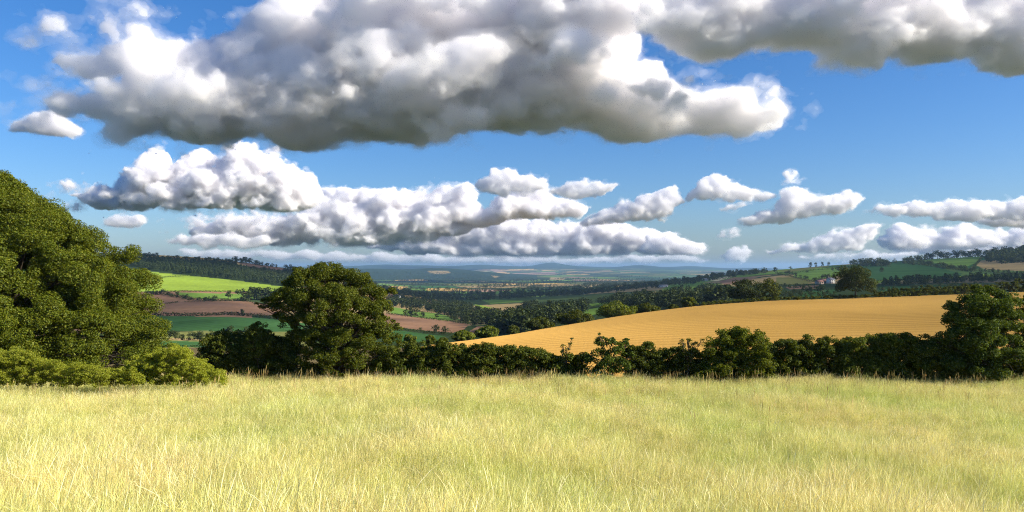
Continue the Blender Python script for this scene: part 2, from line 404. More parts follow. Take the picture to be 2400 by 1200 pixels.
# knoll on the far skyline, long undulations
def bumps(px, py_amp, width, Y0, Yw):
    return py_amp / F * YG[None, :] * np.exp(-((pxg[:, None]-px)/width)**2) * np.exp(-((np.log(YG)[None, :]-math.log(Y0))/Yw)**2)
for a in ((1290, 8.0, 36, 16500, .12), (1330, 2.5, 90, 16500, .12), (1500, 7.0, 45, 15500, .12), (1620, 5.0, 60, 16500, .12), (1780, 2.5, 60, 16500, .12), (900, 4.0, 60, 16500, .12), (1000, 1.5, 40, 16500, .12), (1130, 4.5, 50, 16500, .12), (860, 4.5, 60, 8500, .1), (1030, 5.0, 70, 8500, .1), (1420, 3.0, 60, 10800, .1), (1220, 1.5, 40, 12500, .1), (1400, 2, 60, 12000, .1)):
    ZG += bumps(*a)
XW = UG[:, None] * YG[None, :]; YW = np.broadcast_to(YG[None, :], XW.shape)
def lowfreq(x, y, L, k):
    return np.sin(x/L*2.1+k) * np.cos(y/L*1.7+2*k) + .6*np.sin((x+y)/L*3.7+3*k) * np.cos((x-.6*y)/L*3.1+k)
ZG += lowfreq(XW, YW, 420, 1.3) * np.clip((YW-400)/1500, 0, 1) * 2.2
ZG += lowfreq(XW, YW, 9, .4) * 0.05 * np.clip(YW/20, 0, 1) * (YW < 58)
LOGY = np.log(YG)
def zt(x, y):
    """terrain height, arrays allowed"""
    x = np.asarray(x, float); y = np.maximum(np.asarray(y, float), 1.0)
    u = np.clip(x / y, UG[0], UG[-1] - 1e-6)
    a = np.interp(u, UG, np.arange(len(UG))); b = np.clip(np.log(y) / LOGY[-1] * (NY-1), 0, NY-1.001)
    i, j = a.astype(int), b.astype(int); i = np.minimum(i, len(UG)-2); s, t = a-i, b-j
    return (ZG[i, j]*(1-s)*(1-t) + ZG[i+1, j]*s*(1-t) + ZG[i, j+1]*(1-s)*t + ZG[i+1, j+1]*s*t)
PYG = CY - ZG / YG[None, :] * F
def at(px, py, ymin=60.0, ymax=24000.0):
    """first terrain point beyond ymin that the sight line of photo pixel (px,py) meets"""
    i = int(np.clip(np.searchsorted(pxg, px), 0, len(pxg)-1))
    col = PYG[i]
    j = np.where((YG >= ymin) & (YG <= ymax) & (col <= py))[0]
    if len(j) == 0:
        k = np.where((YG >= ymin) & (YG <= ymax))[0]; Y = YG[k[np.argmin(col[k])]]
    else:
        j = j[0]
        Y = YG[j]
        if j > 0 and col[j-1] > py: Y = YG[j-1] + (YG[j]-YG[j-1]) * (col[j-1]-py) / max(col[j-1]-col[j], 1e-6)
    x = (px-CX)/F*Y
    return np.array([x, Y, float(zt(x, Y))])

# field colours (base reflectance of each crop) painted where each field lies
GREEN = (.10, .17, .030); LIGHT = (.17, .24, .030); DEEP = (.035, .085, .026); BROWN = (.20, .115, .068); GOLD = (.42, .27, .085); TAN = (.26, .19, .085)
OLIVE = (.11, .115, .035); PINK = (.30, .19, .13); CREAM = (.5, .42, .24); DARK = (.030, .048, .018)
FIELDS = [  # colour, near, far, outline in photo pixels
 (LIGHT, 700, 1700, [(250,628),(320,632),(380,640),(455,647),(520,653),(640,669),(720,676),(720,686),(640,685),(560,684),(430,682),(250,686)]),
 (GREEN, 600, 1400, [(410,686),(562,688),(640,688),(640,702),(565,702),(470,701),(420,692)]),
 (BROWN, 600, 1400, [(300,690),(400,691),(462,704),(380,713),(300,706)]),
 (BROWN, 500, 1400, [(300,714),(385,713),(430,708),(520,705),(580,706),(680,722),(660,740),(500,736),(390,732),(300,730)]),
 (DEEP, 350, 1000, [(250,738),(385,740),(620,745),(720,758),(700,778),(500,776),(250,774)]),
 (TAN, 300, 900, [(395,792),(480,795),(480,799),(395,797)]),
 (DEEP, 250, 900, [(250,800),(395,799),(480,801),(560,806),(560,815),(380,813),(250,815)]),
 (BROWN, 900, 2600, [(550,614),(600,616),(640,622),(690,634),(610,632)]),
 (BROWN, 400, 1400, [(880,733),(915,735),(960,742),(1040,750),(1100,759),(1088,772),(1060,780),(1000,775),(940,768),(880,758)]),
 (DEEP, 300, 1200, [(900,770),(940,775),(1000,783),(1044,788),(1024,800),(900,804)]),
 (GREEN, 600, 1900, [(915,720),(930,721),(975,730),(1030,735),(1082,749),(1050,752),(960,741),(915,734)]),
 (LIGHT, 1000, 3600, [(1110,712),(1170,725),(1205,735),(1180,737),(1130,729)]),
 (GREEN, 1200, 3600, [(1120,700),(1150,702),(1225,705),(1212,719),(1160,716)]),
 (BROWN, 350, 900, [(1085,786),(1120,764),(1165,770),(1150,778)]),
 (GOLD, 2400, 9000, [(906,670),(957,672),(953,679),(906,678)]),
 (GOLD, 2400, 9000, [(1000,676),(1040,675),(1102,678),(1100,682),(1000,681)]),
 (PINK, 2400, 9000, [(1118,677),(1162,678),(1160,685),(1120,684)]),
 (OLIVE, 1800, 6000, [(900,682),(950,684),(950,692),(900,690)]),
 (TAN, 6500, 9500, [(1002,635.5),(1050,635),(1056,640),(1030,643),(1008,640)]),
 (TAN, 6500, 9500, [(1150,645),(1172,648),(1160,652)]),
 (PINK, 9000, 16000, [(1145,632),(1165,631),(1188,638),(1160,638)]),
 (PINK, 9000, 16000, [(1200,641),(1300,637),(1305,643),(1215,646)]), (TAN, 9000, 16000, [(1360,636),(1430,633),(1440,637),(1370,640)]),
 (PINK, 6000, 14000, [(1345,655),(1385,656),(1370,661),(1330,659)]), (TAN, 4000, 9000, [(1290,650),(1330,651),(1320,656),(1288,655)]),
 (LIGHT, 1600, 5000, [(1234,694),(1262,691),(1310,695),(1300,704),(1240,702)]),
 (GREEN, 1600, 5000, [(1200,676),(1240,674),(1240,680),(1200,681)]),
 (TAN, 2200, 6000, [(1362,670),(1410,664),(1412,667),(1375,675)]),
 (BROWN, 1500, 5000, [(1398,690),(1440,684),(1445,688),(1405,694)]), (TAN, 1500, 5000, [(1355,693),(1385,688),(1385,691),(1360,695)]),
 (GREEN, 350, 1500, [(1335,736),(1345,731),(1425,717),(1410,734),(1370,742)]), (GREEN, 350, 1800, [(1375,713),(1460,705),(1450,712),(1390,718)]),
 (TAN, 800, 2400, [(1512,697),(1536,683),(1560,687),(1545,696)]),
 (GREEN, 900, 3000, [(1549,679),(1567,670),(1634,660),(1695,667),(1640,680),(1588,687)]),
 (GREEN, 1200, 4000, [(1525,666),(1610,655),(1700,646),(1790,638),(1800,642),(1700,656),(1560,671)]),
 (OLIVE, 1400, 4000, [(1532,661),(1640,648),(1740,640),(1830,633),(1800,638),(1640,652)]),
 (CREAM, 1200, 3000, [(1655,656),(1711,647),(1718,649),(1680,659)]),
 (BROWN, 900, 3000, [(1684,660),(1720,650),(1775,650),(1745,662),(1700,667)]), (TAN, 900, 3000, [(1695,670),(1760,658),(1800,652),(1820,656),(1740,672)]),
 (OLIVE, 1200, 3000, [(1820,635),(1900,626),(1955,620),(1940,625),(1850,638)]),
 (GREEN, 700, 2600, [(1857,641),(1953,626),(1985,634),(1970,645),(1910,658),(1862,649)]),
 (TAN, 1000, 3000, [(1945,618),(1975,615),(2000,621),(1950,622)]),
 (OLIVE, 700, 2600, [(1820,650),(1855,650),(1905,661),(1880,668),(1820,667)]),
 (DEEP, 450, 2600, [(2030,630),(2085,618),(2160,620),(2255,641),(2250,652),(2050,660),(1980,655)]),
 (GREEN, 800, 3000, [(2150,611),(2299,598),(2294,614),(2259,627),(2197,618)]),
 (TAN, 700, 3000, [(2284,620),(2300,611),(2330,606),(2450,614),(2450,637),(2310,632)]),
 (LIGHT, 500, 2000, [(2210,651),(2262,646),(2258,656),(2215,655)]), (LIGHT, 500, 2000, [(2282,641),(2352,645),(2330,653),(2290,650)]),
 (LIGHT, 400, 2000, [(2050,658),(2110,652),(2100,662),(2050,664)]),
 (DEEP, 320, 900, [(1880,682),(1960,678),(1960,694),(1870,698)]),
 (DEEP, 320, 900, [(2060,672),(2260,666),(2260,680),(2060,684)]),
 (BROWN, 500, 1500, [(1840,672),(1920,668),(1915,676),(1850,678)]),
]
STUB = [(900,840),(960,815),(1000,812),(1100,800),(1200,786),(1350,760),(1500,735),(1650,717),(1800,706.5),(1950,702),(2100,697),(2250,691),(2400,685),(3000,668),(3000,900),(900,900)]
# patchwork of unnamed fields: jittered cells
def cell_colours(X, Y):
    r = np.random.default_rng(3)
    S = 210.0
    base = np.array([GREEN, OLIVE, DEEP, (.06,.10,.028), (.075,.12,.03), TAN, GREEN, (.05,.075,.025), (.09,.10,.035), BROWN, GOLD, DARK, DARK, DARK])
    Xs = X * .75 + Y * .22; Ys = Y * .38 - X * .1
    i0, j0 = np.floor(Xs/S), np.floor(Ys/S)
    best = np.full(X.shape, 1e18); out = np.zeros(X.shape + (3,)); sec = np.full(X.shape, 1e18)
    def h(i, j, k): return (np.abs(np.sin(i*127.1 + j*311.7 + k*74.7) * 43758.5453)) % 1.0
    for di in (-1, 0, 1):
        for dj in (-1, 0, 1):
            ci, cj = i0+di, j0+dj
            d = np.hypot(Xs-(ci+.15+.7*h(ci, cj, 1))*S, Ys-(cj+.15+.7*h(ci, cj, 2))*S)
            c = base[(h(ci, cj, 3)*len(base)).astype(int) % len(base)] * (.8+.4*h(ci, cj, 4))[..., None]
            nb = d < best
            sec = np.where(nb, best, np.minimum(sec, d)); best = np.where(nb, d, best)
            out = np.where(nb[..., None], c, out)
    out[(sec-best) < 14] = DARK
    return out
FC = cell_colours(XW, YW)
FC[YW < 330] = (.10, .078, .036)
# wooded far ridges
wood = (YW > 6300) & (YW < 9600) & (pxg[:, None] < 1260)
FC[wood] = (.022, .040, .020)
FC[(YW > 13500)] = (.024, .045, .030)
BH = np.minimum.accumulate(np.where(YG[None, :] < 60, 1e9, PYG), axis=1)
for c, ya, yb, poly in FIELDS:
    mk = (YW >= ya) & (YW <= yb)
    ii, jj = np.where(mk)
    a = pxg[ii].astype(np.float32); b = PYG[ii, jj].astype(np.float32)
    P = np.array(poly); s = (a > P[:, 0].min()) & (a < P[:, 0].max()) & (b > P[:, 1].min()) & (b < P[:, 1].max())
    ii, jj, a, b = ii[s], jj[s], a[s], b[s]
    if len(ii):
        ins = poly_sdf(a, b, poly) > 0
        FC[ii[ins], jj[ins]] = c
FC[YW < 57] = (.40, .36, .12)

def grid_faces(nu, ny, keep=None):
    i, j = np.meshgrid(np.arange(nu-1), np.arange(ny-1), indexing='ij')
    a = i*ny + j
    q = np.stack([a, a+ny, a+ny+1, a+1], -1).reshape(-1, 4)
    return q if keep is None else q[keep.ravel()]

gm, t = new_mat('field_soil')
at_ = t.n('ShaderNodeAttribute', attribute_name='crop')
geo = t.n('ShaderNodeNewGeometry')
n1 = t.n('ShaderNodeTexNoise', i_Scale=0.02, i_Detail=6.0); n2 = t.n('ShaderNodeTexNoise', i_Scale=0.35, i_Detail=5.0)
wv = t.n('ShaderNodeTexWave', i_Scale=0.05, i_Distortion=3.0, i_Detail=2.0); wv.bands_direction = 'DIAGONAL'
for n in (n1, n2, wv): t.l(geo.outputs['Position'], n.inputs['Vector'])
def mrange(t, src, a, b):
    m = t.n('ShaderNodeMapRange'); m.inputs['From Min'].default_value = .3; m.inputs['From Max'].default_value = .7
    m.inputs['To Min'].default_value = a; m.inputs['To Max'].default_value = b; t.l(src, m.inputs['Value']); return m.outputs[0]
def mmul(t, a, b):
    m = t.n('ShaderNodeMath', operation='MULTIPLY'); t.l(a, m.inputs[0]); t.l(b, m.inputs[1]); return m.outputs[0]
f = mmul(t, mmul(t, mrange(t, n1.outputs[0], .82, 1.18), mrange(t, n2.outputs[0], .86, 1.14)), mrange(t, wv.outputs['Fac'], .95, 1.05))
vm = t.n('ShaderNodeVectorMath', operation='SCALE'); t.l(at_.outputs['Color'], vm.inputs[0]); t.l(f, vm.inputs['Scale'])
bs = t.n('ShaderNodeBsdfDiffuse', i_Roughness=1.0); t.l(vm.outputs[0], bs.inputs['Color'])
o_ = t.n('ShaderNodeOutputMaterial'); t.l(bs.outputs[0], o_.inputs['Surface'])
MAT_GROUND = gm

V = np.stack([XW, YW, ZG], -1).reshape(-1, 3)
Q = grid_faces(len(UG), NY)
# behind and beside the camera
ex = np.array([[-260, -60, -2.0], [260, -60, -1.8], [260, 1.0, -1.9], [-260, 1.0, -2.1], [-1.5, 1.0, -2.25], [1.5, 1.0, -2.25], [-1.5, -60, -2.0], [1.5, -60, -2.0],
               [-260, 173.3, -20.0], [260, 173.3, -14.0]], float)
n0 = len(V); V = np.concatenate([V, ex])
Q = np.concatenate([Q, n0 + np.array([[0, 6, 4, 3], [6, 7, 5, 4], [7, 1, 2, 5]])])
ground = mesh_np('ground', V, Q, MAT_GROUND, smooth=True)
ca = ground.data.attributes.new('crop', 'FLOAT_COLOR', 'POINT')
cc = np.ones((len(V), 4), np.float32); cc[:n0, :3] = FC.reshape(-1, 3); cc[n0:, :3] = (.40, .36, .12)
ca.data.foreach_set('color', cc.ravel())
tag(ground, kind='structure')

# stubble field: its own finely ridged sheet lying on the ground
gu = np.linspace(-0.19, 0.95, 1000); gy = np.exp(np.linspace(math.log(60), math.log(272), 420))
X = gu[:, None]*gy[None, :]; Y = np.broadcast_to(gy[None, :], X.shape)
Z = zt(X, Y) + 0.05
py = CY - Z/Y*F; px = CX + X/Y*F
edgeY = np.interp(px, pxg, KY[4])
inside = (Y < edgeY*1.03) & (px > 930 + 0*px) & (poly_sdf(px.astype(np.float32), np.full(px.shape, 880, np.float32), [(930,0),(3000,0),(3000,1200),(930,1200)]) > 0)
r2 = np.random.default_rng(5)
Z = Z + (r2.random(Z.shape)-.3) * .05
keep = inside[:-1, :-1] & inside[1:, :-1] & inside[:-1, 1:] & inside[1:, 1:]
sm, t = new_mat('stubble_straw')
geo = t.n('ShaderNodeNewGeometry')
sx = t.n('ShaderNodeSeparateXYZ'); t.l(geo.outputs['Position'], sx.inputs[0])
nz = t.n('ShaderNodeTexNoise', i_Scale=0.025, i_Detail=3.0); t.l(geo.outputs['Position'], nz.inputs['Vector'])
na = t.n('ShaderNodeMath', operation='MULTIPLY_ADD'); t.l(nz.outputs[0], na.inputs[0]); na.inputs[1].default_value = 2.6
# rows run across the slope and bend with it
rowc = t.n('ShaderNodeMath', operation='MULTIPLY_ADD'); t.l(sx.outputs['X'], rowc.inputs[0]); rowc.inputs[1].default_value = 0.05; t.l(sx.outputs['Y'], rowc.inputs[2])
t.l(rowc.outputs[0], na.inputs[2])
sn = t.n('ShaderNodeMath', operation='MULTIPLY'); t.l(na.outputs[0], sn.inputs[0]); sn.inputs[1].default_value = 2*math.pi/4.2
sw = t.n('ShaderNodeMath', operation='SINE'); t.l(sn.outputs[0], sw.inputs[0])
pv = t.n('ShaderNodeMapping'); pv.inputs['Scale'].default_value = (0.25, 1.5, 1); t.l(geo.outputs['Position'], pv.inputs['Vector'])
nf = t.n('ShaderNodeTexNoise', i_Scale=1.2, i_Detail=8.0, i_Roughness=.75); t.l(pv.outputs[0], nf.inputs['Vector'])
ad = t.n('ShaderNodeMath', operation='MULTIPLY_ADD'); t.l(nf.outputs[0], ad.inputs[0]); ad.inputs[1].default_value = 2.6
na2 = t.n('ShaderNodeTexNoise', i_Scale=0.06, i_Detail=3.0); t.l(geo.outputs['Position'], na2.inputs['Vector'])
t.l(mmul(t, sw.outputs[0], mrange(t, na2.outputs[0], .15, 1.0)), ad.inputs[2])
cr = t.n('ShaderNodeValToRGB'); t.l(mrange(t, ad.outputs[0], 0.0, 1.0), cr.inputs[0])
e = cr.color_ramp.elements
e[0].position = .0; e[0].color = (.47, .255, .058, 1); e[1].position = 1.0; e[1].color = (.66, .385, .096, 1)
e.new(.4).color = (.59, .33, .076, 1)

mr = [n for n in t.t.nodes if n.type == 'MAP_RANGE'][-1]; mr.inputs['From Min'].default_value = .1; mr.inputs['From Max'].default_value = 2.3
nb = t.n('ShaderNodeTexNoise', i_Scale=0.012, i_Detail=4.0); t.l(geo.outputs['Position'], nb.inputs['Vector'])
vm = t.n('ShaderNodeVectorMath', operation='SCALE'); t.l(cr.outputs[0], vm.inputs[0]); t.l(mrange(t, nb.outputs[0], .74, 1.16), vm.inputs['Scale'])
bs = t.n('ShaderNodeBsdfDiffuse', i_Roughness=1.0); t.l(vm.outputs[0], bs.inputs['Color'])
o_ = t.n('ShaderNodeOutputMaterial'); t.l(bs.outputs[0], o_.inputs['Surface'])
stub = mesh_np('stubble_field', np.stack([X, Y, Z], -1).reshape(-1, 3), grid_faces(len(gu), len(gy), keep), sm)
tag(stub, kind='structure')
print('terrain', time.time() - T0)
# ------------------------------------------------------------------ foliage
def leaf_mat(name, c1, c2, c3, trans=.35, rough=.55):
    """leaf colours vary from leaf to leaf; light passes through them"""
    m, t = new_mat(name)
    g = t.n('ShaderNodeNewGeometry')
    cr = t.n('ShaderNodeValToRGB'); t.l(g.outputs['Random Per Island'], cr.inputs[0])
    e = cr.color_ramp.elements
    e[0].position = 0; e[0].color = (*c1, 1); e[1].position = 1; e[1].color = (*c3, 1); e.new(.55).color = (*c2, 1)
    oi = t.n('ShaderNodeObjectInfo')
    h = t.n('ShaderNodeHueSaturation'); t.l(cr.outputs[0], h.inputs['Color'])
    mr = t.n('ShaderNodeMapRange'); t.l(oi.outputs['Random'], mr.inputs['Value']); mr.inputs['To Min'].default_value = .8; mr.inputs['To Max'].default_value = 1.15
    t.l(mr.outputs[0], h.inputs['Value'])
    d = t.n('ShaderNodeBsdfDiffuse'); t.l(h.outputs[0], d.inputs['Color'])
    tr = t.n('ShaderNodeBsdfTranslucent')
    hs_ = t.n('ShaderNodeMix', data_type='RGBA', blend_type='MULTIPLY'); hs_.inputs[0].default_value = 1; hs_.inputs[7].default_value = (1.35, 1.25, .5, 1)
    t.l(h.outputs[0], hs_.inputs[6]); t.l(hs_.outputs[2], tr.inputs['Color'])
    mx = t.n('ShaderNodeMixShader'); mx.inputs[0].default_value = trans
    t.l(d.outputs[0], mx.inputs[1]); t.l(tr.outputs[0], mx.inputs[2])
    gl = t.n('ShaderNodeBsdfGlossy', i_Roughness=rough); gl.inputs['Color'].default_value = (.8, .9, .8, 1)
    fr = t.n('ShaderNodeMixShader'); fr.inputs[0].default_value = .012
    t.l(mx.outputs[0], fr.inputs[1]); t.l(gl.outputs[0], fr.inputs[2])
    o = t.n('ShaderNodeOutputMaterial'); t.l(fr.outputs[0], o.inputs['Surface'])
    return m
OAK = leaf_mat('oak_leaves', (.055, .082, .005), (.105, .132, .008), (.18, .185, .016))
OAK2 = leaf_mat('dark_oak_leaves', (.040, .058, .005), (.070, .084, .007), (.115, .115, .014))
HEDGE = leaf_mat('hedge_leaves', (.046, .068, .006), (.085, .110, .010), (.155, .165, .018), trans=.35)
ASH = leaf_mat('ash_leaves', (.040, .068, .008), (.070, .105, .012), (.12, .15, .02))
BRAMBLE = leaf_mat('bramble_leaves', (.17, .22, .015), (.29, .32, .025), (.40, .40, .06), trans=.45)
FARLEAF = leaf_mat('far_tree_leaves', (.022, .036, .008), (.038, .054, .011), (.066, .078, .017), trans=.2)
CONIFER = leaf_mat('conifer_needles', (.022, .042, .012), (.040, .062, .018), (.065, .085, .026), trans=.2)
bk, t = new_mat('bark')
n = t.n('ShaderNodeTexNoise', i_Scale=6.0, i_Detail=6.0); c = t.n('ShaderNodeValToRGB'); t.l(n.outputs[0], c.inputs[0])
c.color_ramp.elements[0].color = (.035, .028, .02, 1); c.color_ramp.elements[1].color = (.14, .115, .085, 1)
b = t.n('ShaderNodeBsdfDiffuse'); t.l(c.outputs[0], b.inputs['Color']); o_ = t.n('ShaderNodeOutputMaterial'); t.l(b.outputs[0], o_.inputs['Surface'])
BARK = bk

def leaf_quads(C, N, size, r, aspect=.62):
    """kite shaped leaf cards at C facing N (with scatter)"""
    n = len(C)
    N = N + r.normal(0, .55, (n, 3)); N /= np.linalg.norm(N, axis=1)[:, None] + 1e-9
    T = np.cross(N, r.normal(0, 1, (n, 3))); T /= np.linalg.norm(T, axis=1)[:, None] + 1e-9
    B = np.cross(N, T)
    s = (size * r.uniform(.6, 1.35, n))[:, None]
    fold = N * s * .12
    V = np.stack([C - T*s*.5, C + B*s*aspect*.5 + fold, C + T*s*.5, C - B*s*aspect*.5 + fold], 1).reshape(-1, 3)
    return V, np.arange(4*n).reshape(-1, 4)

def lobes_to_leaves(L, per_m2, size, r, sub=7, subr=.42, flat=.85, shell=.55):
    """L rows (x,y,z,radius): each lobe carries smaller sprays, each spray a scatter of leaves near its surface"""
    Cs, Ns = [], []
    for x, y, z, R0 in L:
        k = max(10, int(sub * (R0**1.1)))
        d = r.normal(0, 1, (k, 3)); d /= np.linalg.norm(d, axis=1)[:, None]
        d[:, 2] = np.where(d[:, 2] < -.35, -d[:, 2], d[:, 2])
        sc = np.array([x, y, z]) + d * (R0 * r.uniform(.45, .95, (k, 1))) * np.array([1, 1, flat])
        sr = R0 * subr * r.uniform(.6, 1.25, k)
        for c, q in zip(sc, sr):
            m = max(6, int(per_m2 * 4 * math.pi * q*q * r.uniform(.55, 1.2)))
            e = r.normal(0, 1, (m, 3)); e /= np.linalg.norm(e, axis=1)[:, None]
            rad = q * (shell + (1.08-shell) * r.random((m, 1))**.6)
            Cs.append(c + e*rad*np.array([1, 1, .72])); Ns.append(e*.7 + np.array([0, 0, .5]))
    return leaf_quads(np.concatenate(Cs), np.concatenate(Ns), size, r)

def tube(P, Rr, k=7):
    P = np.array(P, float); Rr = np.array(Rr, float)
    n = len(P); T = np.gradient(P, axis=0); T /= np.linalg.norm(T, axis=1)[:, None] + 1e-9
    A = np.cross(T, [.31, .2, .93]); A /= np.linalg.norm(A, axis=1)[:, None] + 1e-9; B = np.cross(T, A)
    a = np.linspace(0, 2*math.pi, k, endpoint=False)
    V = (P[:, None] + Rr[:, None, None]*(np.cos(a)[None, :, None]*A[:, None] + np.sin(a)[None, :, None]*B[:, None])).reshape(-1, 3)
    i, j = np.meshgrid(np.arange(n-1), np.arange(k), indexing='ij'); j2 = (j+1) % k
    return V, np.stack([i*k+j, i*k+j2, (i+1)*k+j2, (i+1)*k+j], -1).reshape(-1, 4)

def join(parts):
    Vs, Fs, n = [], [], 0
    for V, Fc in parts:
        Vs.append(V); Fs.append(Fc + n); n += len(V)
    return np.concatenate(Vs), np.concatenate(Fs)

def limb(p0, p1, r0, r1, r, sag=.12, n=7):
    p0 = np.array(p0, float); p1 = np.array(p1, float); L = np.linalg.norm(p1-p0)
    s = np.linspace(0, 1, n)[:, None]
    P = p0 + (p1-p0)*s + np.array([0, 0, 1.0])*np.sin(s*math.pi)*L*sag
    P[1:-1] += r.normal(0, .035*L, (n-2, 3))
    return tube(P, r0 + (r1-r0)*s[:, 0]**.8)

def wood_for(L, base, top, r0, r, every=1, rmin=.02):
    """trunk from base to top, a limb from the trunk to each lobe, twigs inside the lobe"""
    parts = []
    base = np.array(base, float); top = np.array(top, float)
    s = np.linspace(0, 1, 9)[:, None]; P = base + (top-base)*s; P[1:-1, :2] += r.normal(0, r0*.25, (7, 2))
    rad = r0*(1-s[:, 0]*.8); rad[0] *= 1.45; rad[1] *= 1.1
    parts.append(tube(P, rad, 10))
    for q in L[::every]:
        c = np.array(q[:3]); k = np.clip((c[2]-base[2])/(top[2]-base[2]+1e-6)*.75 - .12 + r.normal(0, .05), .12, .95)
        o = base + (top-base)*k
        parts.append(limb(o, c, r0*(1-k*.8)*.42, max(rmin, q[3]*.03), r, sag=.06))
        for _ in range(3):
            e = c + r.normal(0, .5, 3)*q[3]
            parts.append(limb(c*.7+o*.3, e, max(rmin, q[3]*.03), rmin*.6, r, sag=.03, n=5))
    return join(parts)

def px3(px, py, Y): return np.array([(px-CX)/F*Y, Y, (CY-py)/F*Y])

def plant(name, label, cat, group, base, L, mat, per_m2, size, seed, trunk=None, wood_every=1, leafname='crown', twigs=True, **kw):
    """L in world coordinates -> thing with a crown and a trunk"""
    r = np.random.default_rng(seed)
    root = empty(name, base); tag(root, label, cat, group)
    Ll = np.array(L, float); Ll[:, :3] -= np.array(base)
    V, Fc = lobes_to_leaves(Ll, per_m2, size, r, **kw)
    mesh_np(leafname, V, Fc, mat, root)
    if trunk:
        V, Fc = wood_for(Ll, (0, 0, -.2), trunk[:3], trunk[3], r, wood_every)
        mesh_np('trunk', V, Fc, BARK, root, smooth=True)
    return root

# --- the big broadleaf tree at the left edge
r = np.random.default_rng(21)
YB = 60.0
bc = px3(2, 880, YB); bc[2] = float(zt(bc[0], bc[1])) 
prof_z = np.array([-.3, 1.2, 3.1, 6.4, 9.7, 11.6, 13.1, 14.6, 15.4, 16.0])*.92
prof_r = .88*np.array([13.0, 13.4, 13.1, 12.0, 10.2, 8.2, 6.1, 3.9, 2.6, .8])
L = []
for k in range(650):
    z = r.uniform(.4, 15.0); a = r.uniform(0, 2*math.pi)
    R0 = np.interp(z, prof_z, prof_r)
    rl = r.uniform(.5, 1.5)
    rr = (R0 - rl*.75) * (r.uniform(.78, 1.08) if k % 4 else r.uniform(.3, .8))
    rr *= 1 + .07*math.sin(3*a + z*.8) + .09*math.sin(7*a - z*1.9)
    L.append((bc[0] + rr*math.cos(a), bc[1] + rr*math.sin(a)*.85, bc[2] + z, rl))
L = [l for l in L if l[0]/l[1] > -.95]
plant('broadleaf_tree', 'big full green tree at the left edge with branches down to the ground', 'tree', None, bc, L, OAK, 78, .128, 31,
      trunk=(0, 0, 12.5, .6), wood_every=3, sub=6, subr=.5, flat=1.0)

# --- round oak in the middle of the hedge
YC = 58.0
def lob(lst, Y): return [(*px3(px, py, Y + dy), rp*Y/F) for px, py, dy, rp in lst]
bc = px3(790, 885, YC); bc[2] = float(zt(bc[0], bc[1]))
Lc = [(760,652,0,34),(712,662,-.6,32),(806,656,.4,34),(848,672,.2,30),(672,692,-.5,28),(880,700,.3,28),(740,690,-1.8,38),(800,700,-2.0,40),(850,722,-1.5,34),(690,724,-1.2,34),
      (652,728,-.3,24),(640,716,.2,20),(622,706,.6,14),(612,722,.5,10),(760,730,-2.6,36),(896,712,.6,20),(815,748,-2.2,34),(720,752,-1.8,28),(780,632,.5,22),(735,636,.3,20),(700,645,1,20),
      (760,664,2,40),(820,690,2.4,40),(700,700,2.2,36),(660,742,.4,18),(880,738,-.6,22),
      (870,775,-1.4,34),(905,785,-.6,30),(925,800,.2,24),(900,822,-.9,32),(850,812,-2.0,36),(800,800,-2.4,38),(750,790,-2.0,34),(712,800,-1.2,30),(690,825,-.6,28),(735,835,-2.0,34),(790,845,-2.7,34),
      (845,855,-2.0,32),(890,860,-1,30),(925,845,0,22),(680,858,0,24),(720,868,-1.2,26),(780,880,-2,24),(700,664,.3,26),(680,676,0,24),(730,650,.2,26),(785,645,.2,28),(828,655,.2,26),(868,690,.2,26),(890,726,-.4,24),(870,740,-1,26),(660,708,-.8,26),(700,700,-1.4,30),(775,690,-2.2,34),(760,760,-2.4,32),(680,765,-.6,24),(690,790,0,24),(820,720,-2.2,30),(930,770,.8,16),(836,786,1.8,40),(760,800,2,40),(900,755,.5,18)]
L = lob(Lc, YC)
rr_ = np.random.default_rng(4)
L += [(x+rr_.normal(0, .5), y+rr_.uniform(-1.2, 1.2), z+rr_.normal(0, .4), q*.55) for x, y, z, q in L]
plant('oak_tree', 'round spreading oak standing in the hedge left of centre', 'tree', None, bc, L, OAK, 135, .115, 41, trunk=(.2, 0, 7.2, .34), sub=8, subr=.42)

# --- ash tree in the hedge at the right
YA = 54.0
bc = px3(2305, 885, YA); bc[2] = float(zt(bc[0], bc[1]))
La = [(2300,698,0,24),(2330,696,.2,24),(2270,712,-.2,24),(2360,712,.3,24),(2250,735,-.4,26),(2300,728,-1.2,32),(2345,738,-1,32),(2376,745,.3,18),(2232,752,0,18),(2270,765,-1,30),(2320,775,-1.6,34),
      (2365,775,-.4,24),(2240,785,-.4,24),(2210,792,0,20),(2285,805,-1.3,28),(2340,815,-1.2,28),(2375,805,0,20),(2300,740,1.5,36),(2345,770,1.5,34),(2255,780,1.2,26),(2196,802,.2,14),(2250,820,-.5,26),(2300,840,-1,30),(2350,845,-1,30),(2385,835,-.3,26),(2230,845,-.2,26),(2270,865,-.8,28),(2330,872,-.9,28)]
L = lob([(a, b, c, d*1.2) for a, b, c, d in La], YA); L += [(x+rr_.normal(0, .4), y+rr_.uniform(-1, 1), z+rr_.normal(0, .35), q*.5) for x, y, z, q in L]
plant('ash_tree', 'airy light green ash tree rising from the hedge at the right', 'tree', None, bc, L, ASH, 110, .13, 43, trunk=(0, 0, 4.6, .16), sub=8, subr=.45)
La = [(2420,740,.5,34),(2440,700,.8,32),(2400,780,0,30),(2395,830,-.6,34),(2440,800,0,44),(2460,760,1,44),(2398,712,.6,16),(2480,690,1,36),(2430,850,-.4,40)]
bc = px3(2440, 885, YA+.5); bc[2] = float(zt(bc[0], bc[1]))
L = lob(La, YA+.5); L += [(x+rr_.normal(0, .4), y+rr_.uniform(-1, 1), z+rr_.normal(0, .35), q*.5) for x, y, z, q in L]
